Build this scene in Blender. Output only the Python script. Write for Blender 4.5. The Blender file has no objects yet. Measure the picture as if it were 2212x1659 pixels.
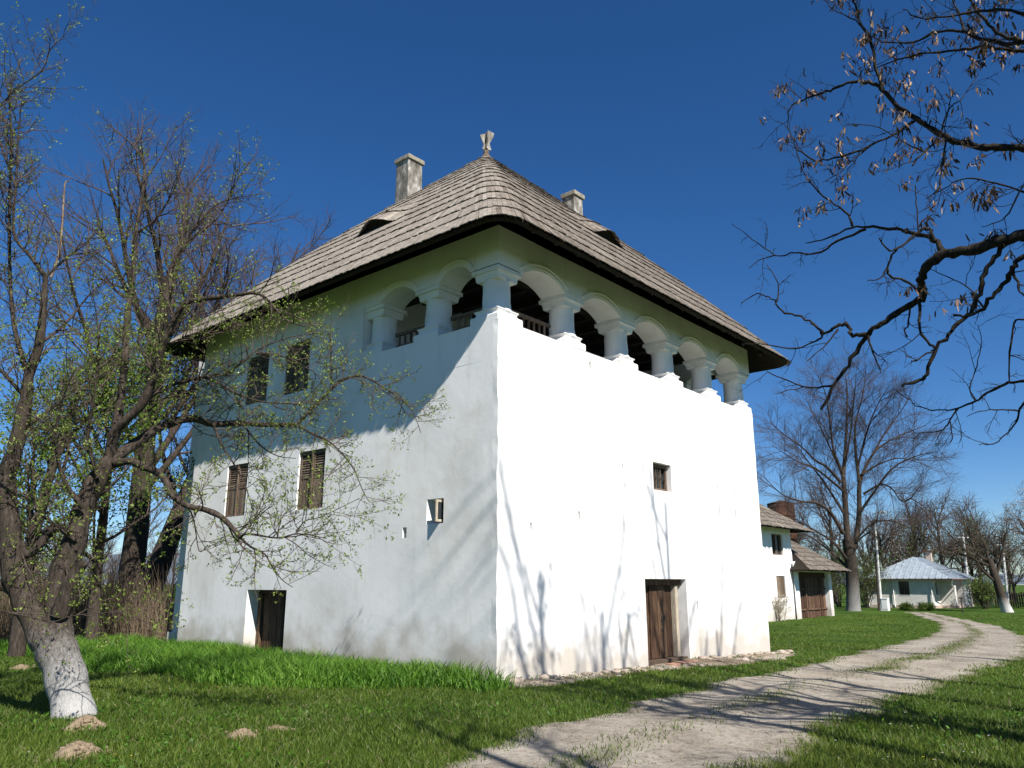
import bpy, math, random
import numpy as np
from mathutils import Vector

# ------------------------------------------------------------------ camera, sky, sun, exposure
SC = bpy.context.scene
COL = SC.collection
FPX, PW, PH = 1690.0, 2212.0, 1659.0            # focal length and picture size in working pixels
PITCH = math.atan(430 / FPX)
HEAD = math.radians(40.75)                       # heading, measured from the right-hand wall (+X)
CAM = np.array([-10.34726, -9.26231, 1.65])
cd = bpy.data.cameras.new('camera'); cam = bpy.data.objects.new('camera', cd); COL.objects.link(cam)
cd.sensor_width = 36.0; cd.lens = FPX / PW * 36.0; cd.clip_start = 0.05; cd.clip_end = 9000
cam.location = CAM; cam.rotation_euler = (math.pi / 2 + PITCH, 0, HEAD - math.pi / 2)
SC.camera = cam

SUN = Vector((-1.0, -2.87, 3.1)).normalized()    # towards the sun
world = bpy.data.worlds.new('World'); SC.world = world; world.use_nodes = True
wn = world.node_tree.nodes; wl = world.node_tree.links; wn.clear()
sky = wn.new('ShaderNodeTexSky'); sky.sky_type = 'NISHITA'; sky.sun_disc = False
sky.sun_elevation = math.asin(SUN.z); sky.sun_rotation = math.atan2(SUN.x, SUN.y)
sky.altitude = 1500; sky.air_density = 1.0; sky.dust_density = 0.0; sky.ozone_density = 6.0
hs = wn.new('ShaderNodeHueSaturation'); hs.inputs['Saturation'].default_value = 1.2; hs.inputs['Hue'].default_value = 0.504
bg = wn.new('ShaderNodeBackground'); bg.inputs['Strength'].default_value = 0.067
wo = wn.new('ShaderNodeOutputWorld')
wl.new(sky.outputs[0], hs.inputs['Color']); wl.new(hs.outputs[0], bg.inputs['Color']); wl.new(bg.outputs[0], wo.inputs['Surface'])
ld = bpy.data.lights.new('sun', 'SUN'); ld.energy = 5.0; ld.angle = math.radians(0.53); ld.color = (1.0, 0.95, 0.87)
lo = bpy.data.objects.new('sun', ld); COL.objects.link(lo)
lo.rotation_euler = SUN.to_track_quat('Z', 'Y').to_euler(); lo.location = (-20, -40, 45)
vs = SC.view_settings; vs.view_transform = 'Standard'; vs.look = 'None'; vs.exposure = 0.77; vs.gamma = 1.0; vs.use_curve_mapping = False
SC.cycles.max_bounces = 6; SC.cycles.diffuse_bounces = 3; SC.cycles.transparent_max_bounces = 6
SC.cycles.use_adaptive_sampling = True

# ------------------------------------------------------------------ pixel helpers (a pixel is a direction)
F2 = np.array([math.cos(HEAD), math.sin(HEAD), 0]); RT = np.array([math.sin(HEAD), -math.cos(HEAD), 0]); UP = np.array([0, 0, 1.0])
def ray(x, y):
    cx = x - PW / 2; cy = PH / 2 - y
    up = cy * math.cos(PITCH) + FPX * math.sin(PITCH); fw = FPX * math.cos(PITCH) - cy * math.sin(PITCH)
    return RT * (cx / fw) + F2 + UP * (up / fw)
def pl(x, y, ax, v):
    r = ray(x, y); i = 'xyz'.index(ax); return CAM + r * ((v - CAM[i]) / r[i])
def at(x, y, dep): return CAM + ray(x, y) * dep
def depth_of(P): return float((np.asarray(P) - CAM) @ F2)
def sstep(a, b, x):
    t = np.clip((np.asarray(x, float) - a) / (b - a), 0, 1); return t * t * (3 - 2 * t)
def gz(x, y):
    x = np.asarray(x, float); y = np.asarray(y, float)
    z = -0.40 * sstep(-3, 30, x)
    z = z + 0.02 * np.sin(x * 0.9 + 1.3) * np.cos(y * 0.8) + 0.012 * np.sin(x * 2.1 + y * 1.7)
    return z
def ground_pix(x, y):
    P = pl(x, y, 'z', 0)
    for _ in range(6): P = pl(x, y, 'z', float(gz(P[0], P[1])))
    return P

# ------------------------------------------------------------------ mesh helpers
ORG = {}
def tag(o, label=None, cat=None, group=None, kind=None):
    if label: o['label'] = label
    if cat: o['category'] = cat
    if group: o['group'] = group
    if kind: o['kind'] = kind
    return o
def empty(name, loc, label, cat, group=None):
    o = bpy.data.objects.new(name, None); COL.objects.link(o); o.location = loc; o.empty_display_size = .2
    ORG[o.name] = np.array(loc, float); return tag(o, label, cat, group)
def link(name, me, parent=None, loc=None):
    o = bpy.data.objects.new(name, me); COL.objects.link(o)
    if parent is not None:
        o.parent = parent; ORG[o.name] = ORG.get(parent.name, np.zeros(3)) + (0 if loc is None else np.array(loc))
    else: ORG[o.name] = np.zeros(3) if loc is None else np.array(loc, float)
    if loc is not None: o.location = loc
    return o
class MB:
    def __init__(s): s.v = []; s.f = []; s.t = []; s.n = 0
    def add(s, verts, faces, tint=0.5):
        verts = np.asarray(verts, float).reshape(-1, 3); k = s.n
        s.v.append(verts); s.n += len(verts)
        s.f.extend([tuple(i + k for i in f) for f in faces]); s.t.append(np.full(len(verts), tint) if np.isscalar(tint) else np.asarray(tint, float))
        return s
    def quad(s, a, b, c, d, tint=.5): return s.add([a, b, c, d], [(0, 1, 2, 3)], tint)
    def hexa(s, p, tint=.5):   # 8 points: bottom 4 (ccw), top 4
        return s.add(p, [(3, 2, 1, 0), (4, 5, 6, 7), (0, 1, 5, 4), (1, 2, 6, 5), (2, 3, 7, 6), (3, 0, 4, 7)], tint)
    def box(s, lo, hi, tint=.5):
        x0, y0, z0 = lo; x1, y1, z1 = hi
        return s.hexa([(x0, y0, z0), (x1, y0, z0), (x1, y1, z0), (x0, y1, z0), (x0, y0, z1), (x1, y0, z1), (x1, y1, z1), (x0, y1, z1)], tint)
    def loft(s, rings, cap=True, tint=.5):
        n = len(rings[0]); v = np.concatenate([np.asarray(r, float) for r in rings]); f = []
        for k in range(len(rings) - 1):
            for i in range(n):
                j = (i + 1) % n; f.append((k * n + i, k * n + j, (k + 1) * n + j, (k + 1) * n + i))
        if cap: f.append(tuple(range(n))[::-1]); f.append(tuple(range((len(rings) - 1) * n, len(rings) * n)))
        return s.add(v, f, tint)
    def arrays(s):
        return np.concatenate(s.v), s.f, np.concatenate(s.t)
    def mesh(s, name, mat, org=None, smooth=False):
        v, f, t = s.arrays()
        if org is not None: v = v - org
        return raw_mesh(name, v, f, t, mat, smooth)
    def build(s, name, mat, parent=None, smooth=False, bevel=0):
        org = ORG.get(parent.name, np.zeros(3)) if parent is not None else np.zeros(3)
        o = link(name, s.mesh(name, mat, org, smooth), parent)
        if bevel:
            m = o.modifiers.new('bevel', 'BEVEL'); m.width = bevel; m.segments = 2; m.limit_method = 'ANGLE'
        return o
def raw_mesh(name, v, f, t, mat, smooth=False):
    me = bpy.data.meshes.new(name)
    if isinstance(f, np.ndarray):
        k = f.shape[1]; me.vertices.add(len(v)); me.vertices.foreach_set('co', np.ascontiguousarray(v, np.float32).ravel())
        me.loops.add(f.size); me.loops.foreach_set('vertex_index', np.ascontiguousarray(f, np.int32).ravel())
        me.polygons.add(len(f)); me.polygons.foreach_set('loop_start', np.arange(0, f.size, k, dtype=np.int32))
        me.polygons.foreach_set('loop_total', np.full(len(f), k, np.int32)); me.update(calc_edges=True)
    else:
        me.from_pydata(np.asarray(v).tolist(), [], f); me.update()
    if t is not None:
        a = me.attributes.new('tint', 'FLOAT', 'POINT'); a.data.foreach_set('value', np.ascontiguousarray(t, np.float32))
    if smooth: me.polygons.foreach_set('use_smooth', np.ones(len(me.polygons), bool))
    me.materials.append(mat); return me
def tubes(items):
    """items: list of (path[n][3], radii[n], sides) -> verts, faces(quads), tint"""
    groups = {}
    for p, r, s in items: groups.setdefault((len(p), s), []).append((p, r))
    V = []; Fc = []; k = 0
    for (n, s), L in groups.items():
        P = np.array([a for a, _ in L], float); R = np.array([b for _, b in L], float); B = len(L)
        T = np.empty_like(P); T[:, 1:-1] = P[:, 2:] - P[:, :-2]; T[:, 0] = P[:, 1] - P[:, 0]; T[:, -1] = P[:, -1] - P[:, -2]
        T /= np.linalg.norm(T, axis=2, keepdims=True) + 1e-9
        md = P[:, -1] - P[:, 0]; md /= np.linalg.norm(md, axis=1, keepdims=True) + 1e-9
        ref = np.where(np.abs(md[:, 2:3]) < .8, np.array([[0, 0, 1.]]), np.array([[1., 0, 0]]))[:, None, :]
        A = np.cross(T, np.broadcast_to(ref, T.shape)); A /= np.linalg.norm(A, axis=2, keepdims=True) + 1e-9
        Bv = np.cross(T, A)
        an = np.arange(s) / s * 2 * math.pi
        ring = P[:, :, None, :] + R[:, :, None, None] * (A[:, :, None, :] * np.cos(an)[None, None, :, None] + Bv[:, :, None, :] * np.sin(an)[None, None, :, None])
        V.append(ring.reshape(-1, 3))
        base = (np.arange(B) * n * s)[:, None, None] + (np.arange(n - 1) * s)[None, :, None] + np.arange(s)[None, None, :]
        nx = (np.arange(B) * n * s)[:, None, None] + (np.arange(n - 1) * s)[None, :, None] + ((np.arange(s) + 1) % s)[None, None, :]
        Fc.append(np.stack([base, nx, nx + s, base + s], -1).reshape(-1, 4) + k); k += B * n * s
    return np.concatenate(V), np.concatenate(Fc)
def tube_obj(name, items, mat, parent, rng=None):
    v, f = tubes(items); org = ORG.get(parent.name, np.zeros(3)) if parent is not None else np.zeros(3)
    return link(name, raw_mesh(name, v - org, f, np.random.default_rng(1).random(len(v)), mat, True), parent)

# ------------------------------------------------------------------ materials
def mat(name, rough=.8, spec=.2):
    m = bpy.data.materials.new(name); m.use_nodes = True; n = m.node_tree.nodes; b = n['Principled BSDF']
    b.inputs['Roughness'].default_value = rough; b.inputs['Specular IOR Level'].default_value = spec
    return m, n, m.node_tree.links, b
def nd(n, t, **kw):
    x = n.new('ShaderNode' + t)
    for k, v in kw.items():
        if k in x.inputs: x.inputs[k].default_value = v
        else: setattr(x, k, v)
    return x
def ramp(n, stops):
    r = n.new('ShaderNodeValToRGB'); e = r.color_ramp.elements
    while len(e) < len(stops): e.new(.5)
    for k, (p, c) in enumerate(stops): e[k].position = p; e[k].color = (*c, 1) if len(c) == 3 else c
    return r
def coords(n, l, scale=(1, 1, 1)):
    tc = n.new('ShaderNodeTexCoord'); mp = n.new('ShaderNodeMapping'); mp.inputs['Scale'].default_value = scale
    l.new(tc.outputs['Object'], mp.inputs['Vector']); return mp
def bump(n, l, b, src, dist=.02, strength=.6, prev=None):
    x = n.new('ShaderNodeBump'); x.inputs['Distance'].default_value = dist; x.inputs['Strength'].default_value = strength
    l.new(src, x.inputs['Height'])
    if prev is not None: l.new(prev.outputs[0], x.inputs['Normal'])
    l.new(x.outputs[0], b.inputs['Normal']); return x
def simple(name, stops, scale=6, stretch=(1, 1, 1), rough=.85, bd=.01, bs=.5, tint=0, spec=.2, detail=6):
    """noise coloured material, optionally varied by the per-piece 'tint' attribute"""
    m, n, l, b = mat(name, rough, spec); mp = coords(n, l, stretch)
    nz = nd(n, 'TexNoise', Scale=scale, Detail=detail, Roughness=.62); l.new(mp.outputs[0], nz.inputs['Vector'])
    r = ramp(n, stops)
    if tint:
        at_ = nd(n, 'Attribute', attribute_name='tint'); ma = nd(n, 'Math', operation='MULTIPLY_ADD'); ma.inputs[1].default_value = tint; 
        l.new(at_.outputs['Fac'], ma.inputs[0]); sb = nd(n, 'Math', operation='SUBTRACT'); l.new(nz.outputs['Fac'], sb.inputs[0]); sb.inputs[1].default_value = tint * .5
        l.new(sb.outputs[0], ma.inputs[2]); l.new(ma.outputs[0], r.inputs[0])
    else: l.new(nz.outputs['Fac'], r.inputs[0])
    l.new(r.outputs[0], b.inputs['Base Color'])
    if bd: bump(n, l, b, nz.outputs['Fac'], bd, bs)
    return m

def plaster(name, dirt=True):
    m, n, l, b = mat(name, .9, .15); mp = coords(n, l)
    n1 = nd(n, 'TexNoise', Scale=.55, Detail=5, Roughness=.6); n2 = nd(n, 'TexNoise', Scale=5.5, Detail=8, Roughness=.65); n3 = nd(n, 'TexNoise', Scale=1.6, Detail=3)
    ms = coords(n, l, (1.6, 1.6, .22)); n4 = nd(n, 'TexNoise', Scale=2.2, Detail=6, Roughness=.6); l.new(ms.outputs[0], n4.inputs['Vector'])
    for x in (n1, n2, n3): l.new(mp.outputs[0], x.inputs['Vector'])
    r1 = ramp(n, [(.34, (.69, .675, .645)), (.47, (.79, .785, .775)), (.7, (.83, .825, .825))]); l.new(n1.outputs['Fac'], r1.inputs[0])
    r4 = ramp(n, [(.28, (.76, .74, .71)), (.45, (1, 1, 1))]); l.new(n4.outputs['Fac'], r4.inputs[0])
    mx = nd(n, 'MixRGB', blend_type='MULTIPLY'); mx.inputs['Fac'].default_value = .42; l.new(r1.outputs[0], mx.inputs[1]); l.new(r4.outputs[0], mx.inputs[2])
    out = mx
    if dirt:   # splash dirt and damp in the lowest courses, with ragged upper edge
        sx = nd(n, 'SeparateXYZ'); l.new(mp.outputs[0], sx.inputs[0])
        a = nd(n, 'Math', operation='MULTIPLY_ADD'); l.new(n3.outputs['Fac'], a.inputs[0]); a.inputs[1].default_value = -2.0; l.new(sx.outputs['Z'], a.inputs[2])
        a2 = nd(n, 'Math', operation='MULTIPLY_ADD'); l.new(n2.outputs['Fac'], a2.inputs[0]); a2.inputs[1].default_value = -.6; l.new(a.outputs[0], a2.inputs[2])
        mr = nd(n, 'MapRange'); mr.inputs['From Min'].default_value = -1.15; mr.inputs['From Max'].default_value = -.35; mr.inputs['To Min'].default_value = .85; mr.inputs['To Max'].default_value = 0
        l.new(a2.outputs[0], mr.inputs['Value'])
        m2 = nd(n, 'MixRGB'); m2.inputs[2].default_value = (.45, .405, .345, 1); l.new(mr.outputs[0], m2.inputs['Fac']); l.new(mx.outputs[0], m2.inputs[1]); out = m2
    l.new(out.outputs[0], b.inputs['Base Color'])
    p = bump(n, l, b, n3.outputs['Fac'], .03, .16); bump(n, l, b, n2.outputs['Fac'], .008, .5, p)
    return m
M = {}
M['white'] = plaster('whitewashed_plaster'); M['trim'] = plaster('whitewashed_trim', False)
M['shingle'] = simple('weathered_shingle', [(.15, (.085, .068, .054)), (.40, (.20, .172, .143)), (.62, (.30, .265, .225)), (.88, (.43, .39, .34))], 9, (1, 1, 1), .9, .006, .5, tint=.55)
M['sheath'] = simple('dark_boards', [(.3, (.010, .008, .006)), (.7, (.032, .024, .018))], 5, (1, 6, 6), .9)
M['rafter'] = simple('rafter_wood', [(.3, (.03, .022, .016)), (.7, (.075, .058, .044))], 6, rough=.9)
M['oldwood'] = simple('grey_brown_wood', [(.28, (.06, .042, .03)), (.5, (.14, .10, .072)), (.72, (.25, .19, .145))], 7, (6, 6, .7), .85, .004, .5, tint=.35)
M['doorwood'] = simple('brown_door_planks', [(.25, (.022, .012, .008)), (.5, (.078, .044, .026)), (.75, (.19, .125, .078))], 5, (5, 5, .6), .75, .004, .5, tint=.35)
M['gatewood'] = simple('red_brown_gate_planks', [(.3, (.035, .018, .012)), (.6, (.10, .055, .036)), (.8, (.19, .12, .08))], 5, (5, 5, .6), .8, .004, .5, tint=.35)
M['palewood'] = simple('pale_weathered_wood', [(.3, (.30, .25, .19)), (.7, (.55, .48, .38))], 7, (5, 5, .8), .85)
M['iron'] = simple('black_iron', [(.3, (.015, .014, .013)), (.7, (.05, .045, .04))], 20, rough=.6, spec=.5)
M['chim'] = simple('stained_chimney_plaster', [(.28, (.06, .055, .045)), (.42, (.155, .14, .12)), (.56, (.25, .235, .21)), (.68, (.50, .485, .46))], 5.5, (1.2, 1.2, .5), .95, .02, .6)
M['cap'] = simple('mossy_cap_stone', [(.3, (.15, .135, .10)), (.7, (.34, .315, .255))], 9, rough=.95)
M['dark'] = simple('dark_interior', [(.3, (.012, .011, .01)), (.7, (.03, .027, .024))], 3, rough=1, bd=0)
M['stone'] = simple('pale_field_stone', [(.3, (.30, .24, .19)), (.55, (.46, .41, .36)), (.8, (.66, .63, .58))], 5, rough=.9, bd=.02, tint=.5)
M['brick'] = simple('worn_red_brick', [(.3, (.22, .10, .07)), (.7, (.42, .25, .18))], 8, rough=.9)
M['dirt'] = simple('dry_dug_soil', [(.3, (.14, .102, .065)), (.7, (.31, .245, .165))], 30, rough=1, bd=.02, bs=.9)
M['bark'] = simple('brown_bark', [(.3, (.018, .014, .011)), (.55, (.055, .043, .034)), (.8, (.125, .10, .08))], 9, (2.5, 2.5, .6), .95, .02, .8)
M['barkdark'] = simple('dark_mossy_bark', [(.3, (.010, .008, .007)), (.6, (.030, .025, .019)), (.85, (.075, .066, .034))], 14, (2, 2, .8), .95, .02, .8)
M['twig'] = simple('brown_twig', [(.3, (.04, .03, .024)), (.7, (.125, .095, .078))], 8, rough=.9, bd=0)
M['twigpurple'] = simple('reddish_bare_twig', [(.3, (.05, .036, .032)), (.7, (.11, .08, .07))], 3, rough=.9, bd=0)
M['pod'] = simple('dry_seed_pod', [(.25, (.045, .027, .018)), (.6, (.15, .088, .055)), (.9, (.42, .30, .20))], 3, rough=.7, bd=0, tint=.9, spec=.2)
M['metalroof'] = simple('blue_grey_sheet_metal', [(.3, (.20, .24, .28)), (.7, (.33, .38, .43))], 2.5, rough=.55, bd=.004, spec=.4)
M['greywall'] = simple('pale_render', [(.3, (.58, .56, .52)), (.7, (.74, .72, .69))], 2, rough=.9)
M['plinth'] = simple('pinkish_plinth', [(.3, (.36, .27, .22)), (.7, (.55, .46, .40))], 4, rough=.9)
M['rust'] = simple('rusty_tank_steel', [(.3, (.055, .026, .017)), (.7, (.135, .062, .040))], 1.6, rough=.8)
M['steel'] = simple('painted_steel_pole', [(.3, (.42, .42, .41)), (.7, (.66, .66, .64))], 3, rough=.6)
M['paintwhite'] = simple('white_paint', [(.3, (.70, .70, .69)), (.7, (.82, .82, .81))], 3, rough=.6, bd=0)
M['hill'] = simple('haze_tinted_wooded_hills', [(.3, (.10, .13, .17)), (.7, (.15, .185, .225))], .01, rough=1, bd=0)  # blue of distance haze is painted into the woodland colour
def glass_mat():
    m, n, l, b = mat('window_glass', .08, .5); b.inputs['Base Color'].default_value = (.03, .035, .04, 1); return m
M['glass'] = glass_mat()
def whitewashed_bark(name, top, white=.5):
    m, n, l, b = mat(name, .95, .1); mp = coords(n, l); mb_ = coords(n, l, (2.5, 2.5, .7))
    n1 = nd(n, 'TexNoise', Scale=10, Detail=8, Roughness=.7); l.new(mb_.outputs[0], n1.inputs['Vector'])
    r = ramp(n, [(.3, (.022, .017, .013)), (.55, (.065, .052, .042)), (.8, (.15, .125, .10))]); l.new(n1.outputs['Fac'], r.inputs[0])
    n2 = nd(n, 'TexNoise', Scale=16, Detail=8, Roughness=.8); l.new(mb_.outputs[0], n2.inputs['Vector'])
    sx = nd(n, 'SeparateXYZ'); l.new(mp.outputs[0], sx.inputs[0])
    a = nd(n, 'Math', operation='MULTIPLY_ADD'); l.new(n2.outputs['Fac'], a.inputs[0]); a.inputs[1].default_value = -1.5 * top; l.new(sx.outputs['Z'], a.inputs[2])
    mr = nd(n, 'MapRange'); mr.inputs['From Min'].default_value = -.62 * top; mr.inputs['From Max'].default_value = .22 * top; mr.inputs['To Min'].default_value = .95; mr.inputs['To Max'].default_value = 0
    l.new(a.outputs[0], mr.inputs['Value'])
    mx = nd(n, 'MixRGB'); mx.inputs[2].default_value = (white, white * .975, white * .95, 1); l.new(mr.outputs[0], mx.inputs['Fac']); l.new(r.outputs[0], mx.inputs[1]); l.new(mx.outputs[0], b.inputs['Base Color'])
    bump(n, l, b, n1.outputs['Fac'], .035, .9); return m
M['limebark'] = whitewashed_bark('limewashed_bark', 1.15, .44)
M['limebark2'] = whitewashed_bark('limewashed_bark_orchard', 1.1, .58); M['limebark3'] = whitewashed_bark('faded_limewash_bark', 2.6, .23)
def leafy(name, c0, c1, c2, trans=.35, rough=.55):
    m = bpy.data.materials.new(name); m.use_nodes = True; n = m.node_tree.nodes; l = m.node_tree.links; b = n['Principled BSDF']
    b.inputs['Roughness'].default_value = rough; b.inputs['Specular IOR Level'].default_value = .3
    a = nd(n, 'Attribute', attribute_name='tint'); r = ramp(n, [(0, c0), (.5, c1), (1, c2)]); l.new(a.outputs['Fac'], r.inputs[0]); l.new(r.outputs[0], b.inputs['Base Color'])
    tr = n.new('ShaderNodeBsdfTranslucent'); l.new(r.outputs[0], tr.inputs['Color']); mx = n.new('ShaderNodeMixShader'); mx.inputs[0].default_value = trans
    l.new(b.outputs[0], mx.inputs[1]); l.new(tr.outputs[0], mx.inputs[2]); l.new(mx.outputs[0], n['Material Output'].inputs['Surface']); return m
M['grass'] = leafy('lawn_grass', (.036, .070, .009), (.086, .137, .014), (.185, .225, .042))
M['tallgrass'] = leafy('lush_grass', (.032, .095, .008), (.085, .20, .016), (.20, .33, .05))
M['leaf'] = leafy('young_leaf', (.10, .15, .02), (.18, .25, .035), (.36, .43, .13), .4)
M['leafdark'] = leafy('spring_foliage', (.045, .09, .012), (.10, .17, .022), (.19, .25, .05), .35)
M['blossom'] = leafy('pale_blossom', (.42, .38, .33), (.55, .51, .45), (.68, .65, .58), .3)
M['drystem'] = leafy('dry_brush_stem', (.10, .07, .045), (.19, .14, .095), (.30, .23, .16), .1, .9)
def ground_mat():
    m, n, l, b = mat('lawn_ground', .95, .1); mp = coords(n, l)
    n1 = nd(n, 'TexNoise', Scale=.35, Detail=6, Roughness=.6); n2 = nd(n, 'TexNoise', Scale=14, Detail=8, Roughness=.7)
    for x in (n1, n2): l.new(mp.outputs[0], x.inputs['Vector'])
    r1 = ramp(n, [(.3, (.028, .060, .008)), (.5, (.052, .10, .012)), (.72, (.085, .13, .021))]); l.new(n1.outputs['Fac'], r1.inputs[0])
    r2 = ramp(n, [(.3, (.40, .42, .35)), (.55, (1, 1, 1)), (.8, (1.35, 1.28, 1.1))]); l.new(n2.outputs['Fac'], r2.inputs[0])
    mx = nd(n, 'MixRGB', blend_type='MULTIPLY'); mx.inputs['Fac'].default_value = .9; l.new(r1.outputs[0], mx.inputs[1]); l.new(r2.outputs[0], mx.inputs[2])
    l.new(mx.outputs[0], b.inputs['Base Color']); bump(n, l, b, n2.outputs['Fac'], .05, 1.0); return m
M['ground'] = ground_mat()
def road_mat(name, edge):
    m, n, l, b = mat(name, .95, .1); mp = coords(n, l)
    n1 = nd(n, 'TexNoise', Scale=.7, Detail=6, Roughness=.65); n2 = nd(n, 'TexNoise', Scale=11, Detail=10, Roughness=.82); vo = nd(n, 'TexVoronoi', Scale=30)
    for x in (n1, n2, vo): l.new(mp.outputs[0], x.inputs['Vector'])
    r1 = ramp(n, [(.3, (.17, .145, .115)), (.5, (.27, .24, .20)), (.7, (.34, .31, .265))]); l.new(n1.outputs['Fac'], r1.inputs[0])
    r2 = ramp(n, [(.33, (.42, .40, .37)), (.5, (1, 1, 1)), (.66, (1.45, 1.43, 1.38))]); l.new(n2.outputs['Fac'], r2.inputs[0])
    mx = nd(n, 'MixRGB', blend_type='MULTIPLY'); mx.inputs['Fac'].default_value = .9; l.new(r1.outputs[0], mx.inputs[1]); l.new(r2.outputs[0], mx.inputs[2])
    out = mx
    if edge:   # 'tint' = share of grass-covered soil (verge and middle strip)
        a = nd(n, 'Attribute', attribute_name='tint'); ad = nd(n, 'Math', operation='ADD'); l.new(a.outputs['Fac'], ad.inputs[0]); l.new(n1.outputs['Fac'], ad.inputs[1])
        mr = nd(n, 'MapRange'); a3 = nd(n, 'Math', operation='MULTIPLY_ADD'); l.new(n2.outputs['Fac'], a3.inputs[0]); a3.inputs[1].default_value = 1.1; l.new(ad.outputs[0], a3.inputs[2]); mr.inputs['From Min'].default_value = 1.42; mr.inputs['From Max'].default_value = 1.95; l.new(a3.outputs[0], mr.inputs['Value'])
        m2 = nd(n, 'MixRGB'); m2.inputs[2].default_value = (.10, .105, .042, 1); l.new(mr.outputs[0], m2.inputs['Fac']); l.new(mx.outputs[0], m2.inputs[1]); out = m2
    l.new(out.outputs[0], b.inputs['Base Color'])
    p = bump(n, l, b, n2.outputs['Fac'], .02, .9); bump(n, l, b, vo.outputs['Distance'], .012, .6, p); return m
M['road'] = road_mat('gravel_track', True); M['apron'] = road_mat('stony_apron', False); M['apron'].node_tree.nodes['Color Ramp'].color_ramp.elements[0].color = (.10, .075, .05, 1); M['apron'].node_tree.nodes['Color Ramp'].color_ramp.elements[1].color = (.20, .16, .12, 1)
# ------------------------------------------------------------------ ground, hills, track, apron
R0 = np.random.default_rng(7); rnd = random.Random(11)
def axis_pts():
    a = list(np.arange(-24, 60.01, .5)); s = .5; x = a[-1]
    while x < 900: s *= 1.25; x += s; a.append(x)
    s = .5; x = -24
    while x > -900: s *= 1.25; x -= s; a.insert(0, x)
    return np.array(a)
gx = axis_pts(); gy = axis_pts() - 12
X, Y = np.meshgrid(gx, gy, indexing='ij'); Z = gz(X, Y); nx_, ny_ = X.shape
idx = np.arange(nx_ * ny_).reshape(nx_, ny_)
gf = np.stack([idx[:-1, :-1], idx[1:, :-1], idx[1:, 1:], idx[:-1, 1:]], -1).reshape(-1, 4)
tag(link('ground', raw_mesh('ground', np.stack([X, Y, Z], -1).reshape(-1, 3), gf, None, M['ground'], True)), 'short green spring lawn spreading round the white house', kind='structure')
def hills():
    mb = MB(); n = 90; rows = []
    for k, (dist, hh) in enumerate([(1500, -2), (1900, 55), (2400, 95), (3000, 128), (3600, 70)]):
        r = []
        for i in range(n):
            az = HEAD + math.radians(100 - 200 * i / (n - 1)); w = .75 + .25 * math.sin(i * .37) + .12 * math.sin(i * 1.1 + k)
            h = hh * w * (.30 + .70 * float(sstep(5, 22, math.degrees(az - HEAD))))
            r.append((CAM[0] + dist * math.cos(az), CAM[1] + dist * math.sin(az), h))
        rows.append(r)
    v = [p for r in rows for p in r]; f = [(k * n + i, k * n + i + 1, (k + 1) * n + i + 1, (k + 1) * n + i) for k in range(4) for i in range(n - 1)]
    mb.add(v, f); o = mb.build('hills', M['hill'], smooth=True); tag(o, 'low wooded hills coloured haze-blue on the horizon beyond the trees', kind='structure')
hills()
RLx = [-16, -8, -4.85, -3.63, -2.22, -.14, 2.86, 5.82, 11.6, 22, 28.8, 37.7, 45.4, 49.2, 54]; RLy = [-4.6, -3.9, -3.62, -3.44, -3.17, -3.0, -2.65, -2.6, -2.09, -1.04, -.29, 1.83, 4.75, 6.12, 7.9]
RRx = [-16, -8, -4.8, -2.91, .03, 2.3, 4.8, 8.8, 15.3, 26.5, 36.7, 44.5, 50.1, 54]; RRy = [-7.7, -6.8, -6.15, -5.86, -5.52, -5.38, -5.39, -5.28, -5.22, -3.56, -.62, 2.72, 5.05, 6.6]
def road_l(x): return np.interp(x, RLx, RLy)
def road_r(x): return np.interp(x, RRx, RRy)
def wob(x, k): return .10 * np.sin(x * 1.9 + k) + .07 * np.sin(x * 4.7 + 2 * k) + .05 * np.sin(x * 11 + 3 * k)
def road_lift(s): return .022 + .022 * np.exp(-((s - .47) / .14) ** 2) - .012 * (np.exp(-((s - .22) / .07) ** 2) + np.exp(-((s - .74) / .07) ** 2))
def track():
    xs = np.arange(-16, 53.6, .2); m = 19; s = np.linspace(-.06, 1.06, m)
    a = road_l(xs) + wob(xs, 1.); b = road_r(xs) + wob(xs, 2.3)
    XX = np.repeat(xs[:, None], m, 1); YY = a[:, None] + (b - a)[:, None] * s[None]
    ZZ = gz(XX, YY) + .022 - .02 * (np.abs(s - .5) > .5)[None] + .022 * np.exp(-((s - .47) / .14) ** 2)[None] - .012 * (np.exp(-((s - .22) / .07) ** 2) + np.exp(-((s - .74) / .07) ** 2))[None]
    tint = (.95 * np.exp(-((s - .47) / .13) ** 2)[None]) * (.55 + .45 * sstep(1, 9, XX)) * (.80 + .30 * np.sin(XX * 1.1 + .6 * np.sin(XX * .7)) * (1 - sstep(6, 13, XX))) + .75 * sstep(.40, .56, np.abs(s - .5))[None] + .12 * np.sin(XX * .8) * np.sin(YY * 1.3)
    ix = np.arange(len(xs) * m).reshape(len(xs), m); f = np.stack([ix[:-1, :-1], ix[1:, :-1], ix[1:, 1:], ix[:-1, 1:]], -1).reshape(-1, 4)
    tag(link('gravel_road', raw_mesh('gravel_road', np.stack([XX, YY, ZZ], -1).reshape(-1, 3), f, tint.ravel(), M['road'], True)), 'pale gravel cart track curving past the house, grass in its middle', kind='structure')
track()
def apron_edge(x): return -.62 - .24 * np.sin(x * .9 + .6) - .10 * np.sin(x * 3.1) - .55 * sstep(2.5, 6, x) * (1 - sstep(9.5, 12.8, x)) + .25 * sstep(0, 1.2, 1.2 - x)
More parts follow.
